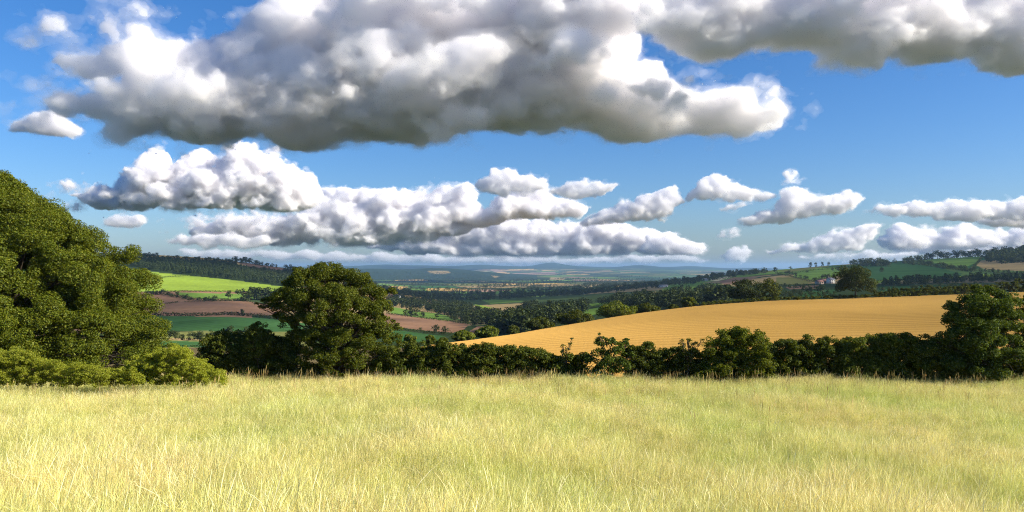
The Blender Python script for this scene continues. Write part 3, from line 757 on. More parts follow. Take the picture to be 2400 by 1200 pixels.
plant('dark_tree', 'dark leafy tree cut off by the right edge beside the ash', 'tree', None, bc, L, HEDGE, 90, .14, 44, trunk=(0, 0, 4.2, .16), sub=8)

# --- hedge: lengths and single bushes, each a plant of its own
def hedge_run(label, pts, Y, depth, mat, seed, size=.12, per=110, base_py=906, rp=22, name='hedge', cat='hedge', group='lengths of hedge along the meadow', lift=6):
    """pts = top edge in photo pixels"""
    r = np.random.default_rng(seed)
    P = np.array(pts, float); L = []
    xs = np.arange(P[0, 0], P[-1, 0], rp*.5)
    for x in xs:
        top = np.interp(x, P[:, 0], P[:, 1]) - lift + r.normal(0, 3.5)
        for py in np.arange(top + rp*.7, base_py, rp*.7):
            q = rp*r.uniform(.7, 1.15)
            L.append((*px3(x + r.normal(0, rp*.3), py + r.normal(0, 4), Y + r.uniform(-depth, depth)), q*Y/F))
    mx_ = P[:, 0].mean(); b = px3(mx_, 885, Y); b[2] = float(zt(b[0], b[1]))
    # hang the run on the lie of the land
    return plant(name, label, cat, group, b, L, mat, per, size, seed, leafname='foliage', sub=9, subr=.42)
hedge_run('dark unkempt hedge length between the middle oak and the low green scrub', [(478,820),(500,795),(530,788),(560,800),(590,770),(604,764),(618,775),(632,800),(655,792),(690,815)], 57.5, .9, HEDGE, 51, rp=18)
hedge_run('hedge length with sunlit yellow green top right of the middle oak', [(900,828),(940,822),(985,810),(1010,814),(1040,806),(1080,818),(1140,812),(1200,820),(1265,824),(1290,838)], 57.0, .8, HEDGE, 52, rp=17)
hedge_run('low dark hedge length left of the small thick bush', [(1275,838),(1310,842),(1345,834),(1370,832)], 56.5, .8, HEDGE, 53, rp=15)
hedge_run('hedge length between the small thick bush and the big round bush', [(1470,822),(1520,818),(1545,824),(1580,826),(1625,832),(1660,826)], 56.0, .8, HEDGE, 54, rp=15)
hedge_run('hedge length right of the big round bush', [(1790,806),(1830,806),(1880,800),(1930,806),(1985,800)], 55.5, .8, HEDGE, 55, rp=17)
hedge_run('long dark even hedge length left of the ash tree', [(1975,804),(2030,794),(2090,790),(2150,794),(2210,798),(2260,812)], 55.0, .8, HEDGE, 56, rp=17)
hedge_run('black shaded hedge length under the ash tree at the right edge', [(2240,825),(2330,830),(2400,815),(2480,800)], 54.3, .7, HEDGE, 57, rp=18)
hedge_run('shaded hedge bottom under the middle oak', [(650,868),(720,862),(800,868),(900,855),(960,850)], 59.2, .5, HEDGE, 58, rp=16)

def bush(label, lst, Y, mat, seed, base, size=.12, per=110, name='bush', grp='single bushes in the hedge', **kw):
    r = np.random.default_rng(seed)
    b = px3(base, 885, Y); b[2] = float(zt(b[0], b[1]))
    L = lob(lst, Y); L += [(x+r.normal(0, .3), y+r.uniform(-.6, .6), z+r.normal(0, .3), q*.55) for x, y, z, q in L]
    return plant(name, label, 'bush', grp, b, L, mat, per, size, seed, trunk=(0, 0, 1.6, .07), leafname='foliage', **kw)
bush('small thick bush with three upright tufts in the hedge right of centre', [(1408,808,0,14),(1432,805,0,13),(1465,806,0,12),(1400,828,-.3,18),(1440,828,-.5,22),(1470,832,-.2,16),(1385,845,0,18),(1425,850,-.7,26),(1460,855,-.5,24),
      (1440,875,-.6,22),(1400,870,-.5,20),(1410,793,.1,7),(1434,796,.1,6),(1470,797,.1,6)], 55.5, ASH, 61, 1430, size=.13)
hedge_run('big round bush with sunlit top in the hedge', [(1648,850),(1664,805),(1690,785),(1712,776),(1728,768),(1745,776),(1775,782),(1800,805),(1818,845)], 55.0, 1.3, OAK, 62, size=.11, per=110, rp=17, name='bush', cat='bush', group='single bushes in the hedge', lift=2)
bush('thin open sapling left of the big round bush', [(1615,800,0,8),(1598,808,0,9),(1630,808,.1,9),(1600,820,0,12),(1626,824,-.1,12),(1612,836,0,15),(1614,797,0,5)], 55.2, HEDGE, 63, 1612, name='sapling', size=.10, per=60)
bush('slender pale sapling sticking up left of the small thick bush', [(1320,812,0,7),(1335,807,0,7),(1328,820,0,9),(1326,834,0,12)], 56.0, ASH, 64, 1328, name='sapling', size=.09, per=50)
bush('leafy bush top poking above the hedge left of the middle oak', [(600,778,0,12),(612,790,-.2,15),(592,800,-.2,18),(620,812,-.3,20),(600,830,-.3,22),(640,800,0,12)], 56.8, HEDGE, 65, 605)
# bright scrub in front of the big tree
def scrub(label, pts, Y, seed, rp):
    return hedge_run(label, pts, Y, .9, BRAMBLE, seed, size=.062, per=260, base_py=900, rp=rp, name='bramble_patch', cat='brambles', group='bright bramble scrub along the meadow', lift=0)
scrub('bright green bramble scrub under the big left tree', [(-60,832),(20,822),(60,828),(110,842),(160,855),(205,858),(250,868)], 45.5, 71, 11)
scrub('yellow green bramble mound at the right foot of the big left tree', [(285,868),(330,845),(365,825),(400,812),(430,815),(455,838),(480,850),(515,868),(530,880)], 46.5, 72, 11)
scrub('low dull bramble strip between the two bright mounds', [(225,868),(280,864),(330,862)], 46.0, 73, 9)
print('near plants', sum(len(o.data.polygons) for o in bpy.data.objects if o.type=='MESH'), time.time() - T0)
# ------------------------------------------------------------------ trees, hedges, woods and farms of the valley
def tree_np(h, wd, n_lobe, n_leaf, size, r, skirt=.25, qs=(.14, .22), shell=.55):
    """crown and trunk arrays of one tree of height h and width wd, base at the origin"""
    L = []
    for k in range(n_lobe):
        a = r.uniform(0, 2*math.pi); zz = r.uniform(skirt, .93) if k % 3 else r.uniform(skirt, .5)
        prof = math.sqrt(max(0.02, 1-((zz-.52)/.52)**2))
        q = wd*r.uniform(*qs)
        rr = max(0, wd*.5*prof - q*.6)*r.uniform(.55, 1.05)
        L.append((rr*math.cos(a), rr*math.sin(a), min(zz*h, h-q*.8), q))
    L.append((0, 0, h*.6, wd*.26)); L.append((0, 0, h*.84, wd*.17))
    Cs, Ns = [], []
    tot = sum(l[3]**2 for l in L)
    for x, y, z, q in L:
        m = max(4, int(n_leaf*q*q/tot))
        e = r.normal(0, 1, (m, 3)); e /= np.linalg.norm(e, axis=1)[:, None]
        Cs.append(np.array([x, y, z]) + e*q*(shell+(1.05-shell)*r.random((m, 1)))*np.array([1, 1, .85])); Ns.append(e + np.array([0, 0, .35]))
    V, Fc = leaf_quads(np.concatenate(Cs), np.concatenate(Ns), size, r, .75)
    T = tube([(0, 0, -h*.06), (0, 0, h*.2), (h*.01, 0, h*.55)], [h*.035, h*.025, h*.012], 6)
    return (V, Fc), T

def conifer_np(h, wd, n, size, r):
    z = r.random(n)**.8; a = r.uniform(0, 2*math.pi, n)
    rr = wd*.5*(1-z)*(.55+.5*r.random(n)) + .1
    C = np.stack([rr*np.cos(a), rr*np.sin(a), h*(.12+.88*z)], 1)
    V, Fc = leaf_quads(C, np.stack([np.cos(a), np.sin(a), np.full(n, .5)], 1), size, r, .7)
    return (V, Fc), tube([(0, 0, -h*.05), (0, 0, h*.9)], [h*.02, h*.004], 5)

def far_tree(base, h, wd, label, group, seed, mat=None, n_leaf=420, size=None, n_lobe=12, skirt=.25, cat='tree', name='tree', parts=True):
    r = np.random.default_rng(seed)
    (V, Fc), T = tree_np(h, wd, n_lobe, n_leaf, size or h*.1, r, skirt, (.085, .14), .75)
    root = empty(name, base); tag(root, label, cat, group)
    mesh_np('crown', V, Fc, mat or FARLEAF, root)
    mesh_np('trunk', *T, BARK, root)
    return root

def crest_tree(px, pt, wpx, dY, label, seed, mat, group='trees along the far edge of the golden field', skirt=.1, dense=1.0, name='tree'):
    """a tree just beyond the crest of the golden field; pt = its top in the photo"""
    Y = float(np.interp(px, pxg, KY[4])) + dY
    x = (px-CX)/F*Y; z = float(zt(x, Y)); top = (CY-pt)/F*Y
    h = top - z; wd = wpx/F*Y
    return far_tree((x, Y, z), h, wd, label, group, seed, mat, int(9000*dense), .34, int(44*min(1, dense+.3)), skirt, name=name)
crest_tree(1267, 747, 66, 9, 'dark round tree lowest on the slope along the upper edge of the golden field', 1, OAK2)
crest_tree(1350, 735, 92, 10, 'wide dark tree second from the low end of the golden field edge', 2, OAK2)
crest_tree(1443, 713, 92, 9, 'big rounded sunlit tree halfway along the golden field edge', 3, OAK)
crest_tree(1515, 717, 62, 8, 'low flat bushy tree right of the big rounded tree at the field edge', 4, OAK2)
crest_tree(1578, 715, 24, 6, 'small round bush peeping over the golden field edge', 5, OAK2, dense=.4)
crest_tree(1614, 697, 36, 7, 'upright light green tree at the golden field edge beside the dark wood', 6, OAK, dense=.6)
crest_tree(1746, 656, 84, 8, 'big dark round tree left of a paler tree at the golden field edge', 7, FARLEAF)
crest_tree(1804, 651, 56, 9, 'paler open tree touching the big dark round tree', 8, OAK2, dense=.6)
crest_tree(2005, 622, 100, 3, 'large lone round tree with visible trunk above the golden field', 9, FARLEAF, skirt=.24, dense=1.5)
crest_tree(960, 784, 34, 16, 'small grey green tree right of the middle oak', 10, OAK, dense=.5)
crest_tree(1008, 787, 30, 14, 'low bush beside the bottom corner of the golden field', 11, OAK, dense=.5)
crest_tree(1085, 778, 56, 14, 'sunlit bushy tree at the bottom end of the golden field', 12, OAK, dense=.8)
crest_tree(1145, 768, 62, 13, 'rounded green tree next up the bottom end of the golden field', 13, OAK, dense=.8)
crest_tree(1203, 764, 32, 11, 'small tree between the rounded green tree and the lowest dark tree', 14, OAK2, dense=.5)
crest_tree(1040, 792, 24, 12, 'tiny bush at the pointed end of the golden field', 15, OAK, dense=.3)

# hedge on the crest of the golden field
def crest_hedge(label, pts, dY, seed, mat=HEDGE):
    P = np.array(pts, float); L = []; r = np.random.default_rng(seed)
    for px in np.arange(P[0, 0], P[-1, 0], 6.0):
        Y = float(np.interp(px, pxg, KY[4])) + dY + r.uniform(-.8, .8)
        x = (px-CX)/F*Y; z0 = float(zt(x, Y)); z1 = (CY - np.interp(px, P[:, 0], P[:, 1]) - r.normal(0, 1.4))/F*Y
        for z in np.arange(z0+.5, max(z1-.3, z0+.6), .8): L.append((x+r.normal(0, .3), Y+r.uniform(-.6, .6), z, r.uniform(.5, .85)))
    b = np.array(L[len(L)//2][:3]); b[2] = float(zt(b[0], b[1]))
    return plant('hedge', label, 'hedge', 'field hedges on the slopes', b, L, mat, 26, .34, seed, leafname='foliage', sub=6)
crest_hedge('long dark hedge along the top of the golden field right of the lone tree', [(2010,693),(2060,690),(2100,683),(2200,676),(2300,667),(2400,655),(2560,640)], 3, 81)
crest_hedge('low dark hedge along the top of the golden field left of the lone tree', [(1630,716),(1700,706),(1760,702),(1830,698),(1900,695),(1960,694),(2010,693)], 3, 82)
crest_hedge('sunlit hedge top behind the long dark hedge above the golden field', [(2050,684),(2100,676),(2150,672),(2230,670),(2290,664)], 22, 83, OAK2)

# prototypes shared by the distant trees
PROTO = []
for k in range(7):
    r = np.random.default_rng(200+k)
    c, t_ = tree_np(1.0, r.uniform(.85, 1.25), 12, 300, .13, r, .04)
    PROTO.append((c, t_))
PMESH = []
for k, (c, t_) in enumerate(PROTO):
    pair = []
    for nm, (V, Fc), mt in (('crown', c, FARLEAF), ('trunk', t_, BARK)):
        o = mesh_np(nm, V, Fc, mt); pair.append(o.data); bpy.data.objects.remove(o)
    PMESH.append(pair)
CPROTO = [conifer_np(1.0, .42, 150, .12, np.random.default_rng(300+k)) for k in range(4)]
NTREE = [0]
rt = np.random.default_rng(77)
def one(px, py, hpx, label, group, ymin=330, ymax=2400, wide=1.0):
    """one distant tree whose foot is at photo pixel (px,py), hpx pixels tall"""
    p = at(px, py, ymin, ymax); h = hpx/F*p[1]
    o = bpy.data.objects.new('tree', None); NTREE[0] += 1
    o.location = p; o.scale = (h*wide, h*wide, h*1.06); o.rotation_euler = (0, 0, rt.uniform(0, 6.28)); o.empty_display_size = .1
    for nm, me in zip(('crown', 'trunk'), PMESH[NTREE[0] % 7]):
        c = link(bpy.data.objects.new(nm, me)); c.parent = o
    link(o); tag(o, label, 'tree', group)
    return o
def row_of(pts, n, hpx, label, group, ymin=330, ymax=2400, jit=1.5, wide=1.1):
    P = np.array(pts, float); d = np.r_[0, np.cumsum(np.hypot(*np.diff(P, axis=0).T))]
    for s in np.linspace(0, d[-1], n):
        s += rt.normal(0, d[-1]/n*.25)
        one(np.interp(s, d, P[:, 0]), np.interp(s, d, P[:, 1]) + rt.normal(0, jit*.4), hpx*rt.uniform(.7, 1.25), label, group, ymin, ymax, wide*rt.uniform(.85, 1.2))
# left hill
row_of([(322,601),(345,602),(365,607)], 7, 12, 'dark tree in the clump at the top of the left hill skyline', 'skyline clump on the left hill')
row_of([(368,609),(410,611),(455,613)], 13, 10, 'dark tree in the long skyline row right of the hilltop clump', 'long skyline row on the left hill')
row_of([(458,610),(485,611),(512,613)], 10, 8, 'low dark tree in the flat topped skyline hedge row on the left hill', 'flat skyline row on the left hill', wide=1.3)
row_of([(515,614),(545,615)], 5, 8, 'small tree in the gap of the left hill skyline', 'small skyline trees on the left hill')
row_of([(548,616),(562,617),(577,618)], 5, 13, 'tall round tree in the skyline group before the brown hilltop field', 'round skyline group on the left hill')
row_of([(581,618),(596,620)], 3, 12, 'round tree just right of the tallest skyline group on the left hill', 'pair of round skyline trees')
row_of([(600,621),(628,625)], 6, 9, 'small tree on the falling skyline above the brown hilltop field', 'falling skyline row')
row_of([(638,627),(650,628)], 2, 8, 'small lone skyline tree low on the left hill', 'lone skyline trees low on the hill')
row_of([(668,632),(690,635)], 4, 11, 'dark tree at the low end of the left hill skyline', 'trees at the low end of the left hill')
one(536, 701, 19, 'lone round tree in the green strip below the bright field', None)
one(555, 686, 9, 'tiny tree on the hedge under the bright green field', None)
one(568, 740, 15, 'single tree in the hedge under the big ploughed brown field', None)
row_of([(570,705),(600,703),(640,704),(660,706)], 14, 24, 'tree in the dark copse behind the left branch of the middle oak', 'copse behind the middle oak')
row_of([(345,694),(380,690),(400,695),(440,702),(470,706),(500,706)], 14, 11, 'tree in the thick hedge above the ploughed brown field', 'thick hedge row trees on the left slope')
one(503, 706, 13, 'rounder tree at the end of the thick hedge above the ploughed field', None)
one(536, 793, 28, 'round grey green tree beyond the low meadow left of the middle oak', None, wide=1.15)
one(573, 796, 29, 'broad grey green tree next to the round one left of the middle oak', None, wide=1.3)
row_of([(396,794),(430,796),(470,797),(505,793)], 11, 19, 'small valley tree in the row under the dark green field', 'valley row under the dark green field')
row_of([(520,790),(560,795)], 3, 17, 'small valley tree beside the two round grey green trees', 'small trees beside the round valley trees')
# right hill skyline and slopes
one(1790, 642, 15, 'round tree on the skyline at the low end of the right hill', None)
one(1818, 640, 13, 'second round tree on the skyline at the low end of the right hill', None)
one(1853, 628, 6, 'tiny flat tree on the bare right hill skyline', None, wide=1.5)
one(1899, 626, 11, 'largest of the four small trees standing apart on the right hill skyline', None)
one(1912, 625, 10, 'small narrow tree second of four on the right hill skyline', None, wide=.8)
one(1927, 623, 10, 'small narrow tree third of four on the right hill skyline', None, wide=.8)
one(1941, 622, 9, 'last and smallest of the four small trees on the right hill skyline', None)
one(1892, 640, 7, 'little round tree in the middle of the tan field on the right hill', None)
row_of([(1952,634),(1975,633),(1990,632)], 6, 10, 'tree in the hedge group below the tan hilltop strip', 'hedge group below the tan hilltop')
row_of([(2000,623),(2040,623),(2083,624)], 16, 15, 'tree in the long dark copse on the right hill skyline', 'long skyline copse', wide=1.2)
one(2097, 617, 11, 'lone dark tree right of the skyline copse', None)
row_of([(2118,616),(2150,614),(2170,610)], 8, 13, 'tree in the climbing row on the right hill skyline', 'climbing skyline row')
row_of([(2174,606),(2205,603),(2242,600)], 10, 16, 'round tree in the high skyline row on the right hill', 'high skyline row')
row_of([(2248,600),(2275,598),(2300,597)], 7, 15, 'tree at the right end of the skyline row next to the big wood', 'end of the skyline row')
row_of([(2120,618),(2160,621),(2200,627),(2240,632),(2281,637)], 22, 11, 'tree in the hedge running down the right hill', 'hedge trees running down the right hill')
row_of([(2285,634),(2320,638),(2360,642),(2410,645)], 12, 9, 'hedge tree under the tan field at the right edge', 'hedge trees under the tan field')
one(2065, 638, 12, 'lone tree in the shaded field on the right hill', None)
row_of([(1840,642),(1860,646),(1880,652),(1913,660)], 9, 8, 'small hedge tree on the slope leading to the farm', 'hedge trees leading to the farm')
row_of([(1920,658),(1940,656),(1955,658)], 6, 11, 'tree clustered above the farm buildings on the right slope', 'trees above the farm')
row_of([(1885,684),(1905,682),(1930,684)], 6, 15, 'dark tree in the group below the farm', 'group below the farm')
row_of([(1830,674),(1860,676),(1885,673)], 7, 9, 'hedge tree left of the group below the farm', 'hedge trees left of the farm')
# middle valley
row_of([(1060,752),(1090,758),(1110,762)], 5, 15, 'tree in the scrub at the lower end of the brown middle field', 'scrub trees by the brown middle field')
row_of([(1020,779),(1046,781)], 2, 15, 'round tree on the hedge below the brown middle field', 'pair of trees below the brown middle field')
one(985, 775, 8, 'tiny tree on the hedge under the brown middle field', None)
one(1023, 747, 12, 'lone tree on the green strip above the brown middle field', None)
row_of([(955,738),(975,740),(990,743)], 4, 17, 'dark tree bulging from the wood edge above the brown middle field', 'wood edge trees above the brown field')
one(1452, 709, 20, 'dark tree standing at the edge of the green fields in the valley middle', None)
one(1382, 716, 14, 'small tree on the green valley field left of the dark tree', None)

def hedge_far(label, pts, hpx, seed, ymin=330, ymax=2400):
    P = np.array(pts, float); r = np.random.default_rng(seed); d = np.r_[0, np.cumsum(np.hypot(*np.diff(P, axis=0).T))]
    A = [at(np.interp(s, d, P[:, 0]), np.interp(s, d, P[:, 1]), ymin, ymax) for s in np.arange(0, d[-1]+1, 3.0)]
    A = np.array(A); C = []
    hm = hpx/F*np.median(A[:, 1])
    for p, q in zip(A[:-1], A[1:]):
        L = np.linalg.norm(q-p)
        if L > 120: continue
        for _ in range(int(10 + L*5/hm)):
            t_ = r.random(); z = r.random()**.8*hm*r.uniform(.7, 1.1)
            C.append(p+(q-p)*t_ + np.array([r.normal(0, hm*.25), r.normal(0, hm*.25), z]))
    C = np.array(C); b = A[len(A)//2]
    V, Fc = leaf_quads(C-b, np.tile([0, 0, .6], (len(C), 1)), hm*.42, r, .8)
    o = mesh_np('hedge', V, Fc, FARLEAF, loc=b)
    tag(o, label, 'hedge', 'field hedges on the slopes')
hedge_far('thin curved hedge through the bright green field on the left hill', [(334,661),(360,655),(390,650),(440,647),(500,650)], 3.0, 1)
hedge_far('straight hedge along the foot of the bright green field', [(345,686),(430,684),(560,685),(645,687)], 4, 2)
hedge_far('thick dark hedge above the ploughed brown field', [(345,692),(375,690),(400,694),(450,703),(500,706),(585,706)], 6, 3)
hedge_far('short hedge stub between the two ploughed brown fields', [(386,713),(418,709)], 4, 4)
hedge_far('thin hedge along the top of the big ploughed brown field', [(430,708),(500,706),(575,706),(620,716)], 3.5, 5)
hedge_far('dark hedge between the ploughed brown field and the dark green field', [(330,740),(390,740),(450,741),(540,738),(600,743),(680,752)], 8, 6)
hedge_far('low hedge at the foot of the valley fields beside the big left tree', [(340,815),(450,813),(560,817)], 5, 7, 250)
hedge_far('hedge under the brown middle field right of the middle oak', [(925,770),(975,777),(1040,783),(1060,783)], 5, 8)
hedge_far('dark hedge above the brown middle field', [(905,736),(960,743),(1040,752),(1100,760)], 5, 9)
hedge_far('hedge between the two small green valley fields', [(1340,732),(1375,722),(1430,716),(1480,713)], 4, 10)
hedge_far('hedge along the top of the lit green slope on the right hill', [(1530,672),(1600,662),(1690,655),(1720,650)], 3, 11)
hedge_far('upper hedge line running up the right hill towards the skyline', [(1530,662),(1620,653),(1720,645),(1800,639)], 3, 12)
hedge_far('hedge under the tan strip on the right hill skyline', [(1825,640),(1860,640),(1905,634),(1960,630)], 3, 13)
hedge_far('hedge bending down the right slope to the farm', [(1820,641),(1850,648),(1880,656),(1915,663)], 4, 14)
hedge_far('hedge along the foot of the big shaded field on the right hill', [(1960,662),(2050,660),(2150,655),(2260,652)], 4, 15)
hedge_far('hedge running down between the hill pasture and the shaded field', [(2117,617),(2160,621),(2200,627),(2240,632),(2285,638)], 5, 16)
hedge_far('hedge along the foot of the tan field at the right edge', [(2285,634),(2320,638),(2360,643),(2430,647)], 4, 17)
hedge_far('steep hedge between the hill pasture and the tan field', [(2303,601),(2295,613),(2284,625),(2275,636)], 5, 18)
hedge_far('hedge below the valley brown strip left of the farm', [(1825,668),(1880,668),(1920,668)], 3, 19)

# woods: too many crowns to count, one object each
def wood_mesh(name, label, polys, n, hpx, ymin, ymax, seed, mat=FARLEAF, protos=None, hm=None, both=True, hvar=(.65, 1.2)):
    r = np.random.default_rng(seed); parts = []; protos = protos or PROTO
    for poly, w_ in polys:
        P = np.array(poly, float); k = 0
        while k < int(n*w_):
            a = r.uniform(P[:, 0].min(), P[:, 0].max()); b = r.uniform(P[:, 1].min(), P[:, 1].max())
            if poly_sdf(np.array([a], np.float32), np.array([b], np.float32), poly)[0] < 0: continue
            k += 1
            p = at(a, b, ymin, ymax); h = (hm if hm else hpx/F*p[1])*r.uniform(*hvar)
            c, t_ = protos[r.integers(len(protos))]
            an = r.uniform(0, 6.28); ca_, sa_ = math.cos(an), math.sin(an)
            s = np.array([h*r.uniform(.85, 1.3)]*2 + [h])
            M = np.array([[ca_, -sa_, 0], [sa_, ca_, 0], [0, 0, 1]])
            parts.append((c[0]*s @ M.T + p, c[1]))
    V, Fc = join(parts)
    o = mesh_np(name, V, Fc, mat)
    tag(o, label, None, None, 'stuff')
    return o
wood_mesh('conifer_plantation', 'band of dark conifers across the left hill', [([(250,614),(310,612),(345,608),(400,615),(470,622),(540,627),(590,636),(615,648),(690,662),(720,676),(640,668),(540,656),(450,645),(380,637),(310,625),(250,622)], 1)], 900, 14, 800, 2300, 1, CONIFER, CPROTO, hm=9.5, hvar=(.85, 1.12))
wood_mesh('hill_wood', 'dark wood under the left hill skyline', [([(420,618),(470,613),(553,622),(552,630),(500,624)], .45), ([(580,632),(620,634),(700,640),(720,655),(640,650),(600,642)], .55)], 300, 9, 900, 2400, 2)
wood_mesh('valley_woodland', 'dark belt of woodland through the middle of the valley', [([(905,705),(930,700),(1000,702),(1060,712),(1110,724),(1130,738),(1180,748),(1182,764),(1100,760),(1040,742),(980,724),(910,722)], .36),
  ([(1170,770),(1200,745),(1240,718),(1270,728),(1320,726),(1372,715),(1368,730),(1330,748),(1300,762),(1230,780),(1190,782)], .34),
  ([(1395,712),(1450,702),(1540,698),(1600,684),(1680,680),(1720,700),(1700,712),(1600,722),(1500,726),(1430,722)], .24)], 800, 13, 330, 2600, 3, hm=9.0)
wood_mesh('hilltop_wood', 'dark rounded wood on the hilltop at the right edge', [([(2303,604),(2330,600),(2400,600),(2520,602),(2520,617),(2400,617),(2345,619),(2310,612)], .7), ([(2300,606),(2400,592),(2520,590),(2520,604),(2330,606)], .5)], 240, 20, 900, 2400, 4, hvar=(.7, 1.15))
wood_mesh('conifer_belt', 'line of dark conifers low on the right hill', [([(2058,668),(2100,664),(2160,661),(2253,656),(2253,664),(2160,668),(2070,671)], .55), ([(2253,656),(2330,655),(2420,652),(2420,662),(2330,662),(2253,664)], .45)], 150, 17, 330, 2400, 5, FARLEAF, CPROTO + PROTO[:2])
wood_mesh('valley_scrub', 'bushy scrub beyond the golden field and under the farm', [([(1880,700),(1960,694),(1960,690),(1830,690),(1830,698)], .25), ([(2060,684),(2300,676),(2300,668),(2060,680)], .4), ([(1830,690),(1880,682),(1880,692)], .15), ([(1100,790),(1180,772),(1190,780),(1110,796)], .3)], 110, 9, 280, 900, 6)
# farther valley: hedgerow trees and spinneys by the thousand
def rows_far(n_rows, seed):
    r = np.random.default_rng(seed); polys = []; parts = []
    for _ in range(n_rows):
        Y = math.exp(r.uniform(math.log(1500), math.log(7500))); x = r.uniform(-.28, .42)*Y
        a = r.normal(0, .35) if r.random() < .7 else r.normal(1.2, .3)
        Ln = r.uniform(120, 520); m = int(Ln/r.uniform(9, 26)); h0 = r.uniform(6, 11)
        for s in np.linspace(-.5, .5, m):
            X = x + s*Ln*math.cos(a) + r.normal(0, 6); Yy = Y + s*Ln*math.sin(a)*1.2 + r.normal(0, 6)
            if Yy < 1400 or abs(X/Yy) > .75: continue
            if (CY - zt(X, Yy)/Yy*F < 640): continue
            c, t_ = PROTO[r.integers(7)]; h = h0*r.uniform(.6, 1.3)
            keep = r.random(len(c[1])) < (1.0 if Yy < 2500 else .5)
            s3 = np.array([h*1.15, h*1.15, h]); k4 = np.repeat(keep, 4)
            V = c[0][k4]*s3*(1.0 if Yy < 2500 else np.array([1.1, 1.1, 1.05])) + np.array([X, Yy, float(zt(X, Yy))])
            parts.append((V, np.arange(len(V)).reshape(-1, 4)))
    V, Fc = join(parts)
    tag(mesh_np('far_trees', V, Fc, FARLEAF), 'countless hedgerow trees and spinneys in the far valley', None, None, 'stuff')
rows_far(260, 9)
wood_mesh('far_woodland', 'hazy woodland clothing the far ridge', [([(700,640),(830,637),(1000,637),(1120,640),(1200,650),(1260,656),(1100,656),(900,656),(700,656)], 1)], 1500, 4, 6000, 9500, 7, protos=[(( c[0][:240], c[1][:60]), t_) for c, t_ in PROTO], hm=13)
print('far', NTREE, time.time() - T0)
# ------------------------------------------------------------------ farm buildings and sheep far off
def plain(name, col, rough=.9):
    m, t = new_mat(name)
    n = t.n('ShaderNodeTexNoise', i_Scale=.8, i_Detail=5.0)
    h = t.n('ShaderNodeHueSaturation'); h.inputs['Color'].default_value = (*col, 1)
    mr = t.n('ShaderNodeMapRange'); t.l(n.outputs[0], mr.inputs['Value']); mr.inputs['To Min'].default_value = .75; mr.inputs['To Max'].default_value = 1.25
    t.l(mr.outputs[0], h.inputs['Value'])
    b = t.n('ShaderNodeBsdfPrincipled', i_Roughness=rough); t.l(h.outputs[0], b.inputs['Base Color'])
    o = t.n('ShaderNodeOutputMaterial'); t.l(b.outputs[0], o.inputs['Surface']); return m
RENDER_W = plain('white_render', (.62, .58, .50)); STONE = plain('farm_stone', (.38, .27, .2)); TILE = plain('roof_tile', (.22, .10, .07)); SLATE = plain('roof_slate', (.16, .16, .17))
GLASSD = plain('window_glass', (.02, .025, .03), .2); WOOL = plain('wool', (.8, .77, .68)); DOORW = plain('door_wood', (.10, .06, .04)); SHEEPF = plain('sheep_face', (.08, .07, .06))
def box(x0, x1, y0, y1, z0, z1):
    V = np.array([(x, y, z) for z in (z0, z1) for y in (y0, y1) for x in (x0, x1)], float)
    return V, np.array([(0, 2, 3, 1), (4, 5, 7, 6), (0, 1, 5, 4), (2, 6, 7, 3), (0, 4, 6, 2), (1, 3, 7, 5)])
def gable(w_, d, z0, z1, over=.35, th=.22):
    hw, hd = w_/2+over, d/2+over; s = (z1-z0)/(d/2); ze = z0-over*s
    V = np.array([(-hw, -hd, ze), (hw, -hd, ze), (hw, 0, z1), (-hw, 0, z1), (-hw, hd, ze), (hw, hd, ze)] )
    V = np.concatenate([V, V+np.array([0, 0, th])])
    Fc = [(0, 1, 2, 3), (3, 2, 5, 4), (6, 9, 8, 7), (9, 10, 11, 8), (0, 6, 7, 1), (4, 5, 11, 10), (0, 3, 9, 6), (3, 4, 10, 9), (1, 7, 8, 2), (2, 8, 11, 5)]
    return V, np.array(Fc)
def house(px, py, ymin, ymax, w_, d, hw, hr, rz, wall, roof, label, cat='house', grp='farm buildings', chimney=True, name='farmhouse', nwin=3):
    p = at(px, py, ymin, ymax); root = empty(name, p, rz); tag(root, label, cat, grp)
    V, Fc = box(-w_/2, w_/2, -d/2, d/2, -1.5, hw)
    tri = (np.array([(-w_/2, -d/2, hw), (-w_/2, d/2, hw), (-w_/2, 0, hw+hr), (w_/2, -d/2, hw), (w_/2, d/2, hw), (w_/2, 0, hw+hr)]), np.array([(0, 2, 1, 1), (3, 4, 5, 5)]))
    Vw, Fw = V, Fc
    me = mesh_np('wall', Vw, Fw, wall, root)
    g = bpy.data.meshes.new('gable_wall'); g.from_pydata([tuple(v) for v in tri[0]], [], [(0, 2, 1), (3, 4, 5)]); g.materials.append(wall)
    go = link(bpy.data.objects.new('gable_wall', g)); go.parent = root
    ro = mesh_np('roof', *gable(w_, d, hw+.02, hw+hr), roof, root)
    if chimney:
        ch = mesh_np('chimney', *box(-w_/2+.5, -w_/2+1.4, -.4, .4, hw+hr*.6, hw+hr+1.2), STONE, ro)
    for k in range(nwin):
        x = -w_/2 + w_*(k+.5)/nwin
        if k == nwin//2: mesh_np('door', *box(x-.5, x+.5, -d/2-.06, -d/2+.02, 0, 2.1), DOORW, root)
        else: mesh_np('window', *box(x-.6, x+.6, -d/2-.05, -d/2+.02, 1.0, 2.2), GLASSD, root)
        if hw > 4: mesh_np('window', *box(x-.55, x+.55, -d/2-.05, -d/2+.02, hw-1.7, hw-.5), GLASSD, root)
    return root
house(1947, 664, 500, 2400, 8, 5, 4.2, 2.2, R(20), RENDER_W, SLATE, 'white farmhouse on the right slope beside the large lone tree')
house(1932, 664, 500, 2400, 11, 6, 2.8, 2.2, R(-5), STONE, TILE, 'red roofed stone barn next to the white farmhouse', 'barn', chimney=False, name='barn')
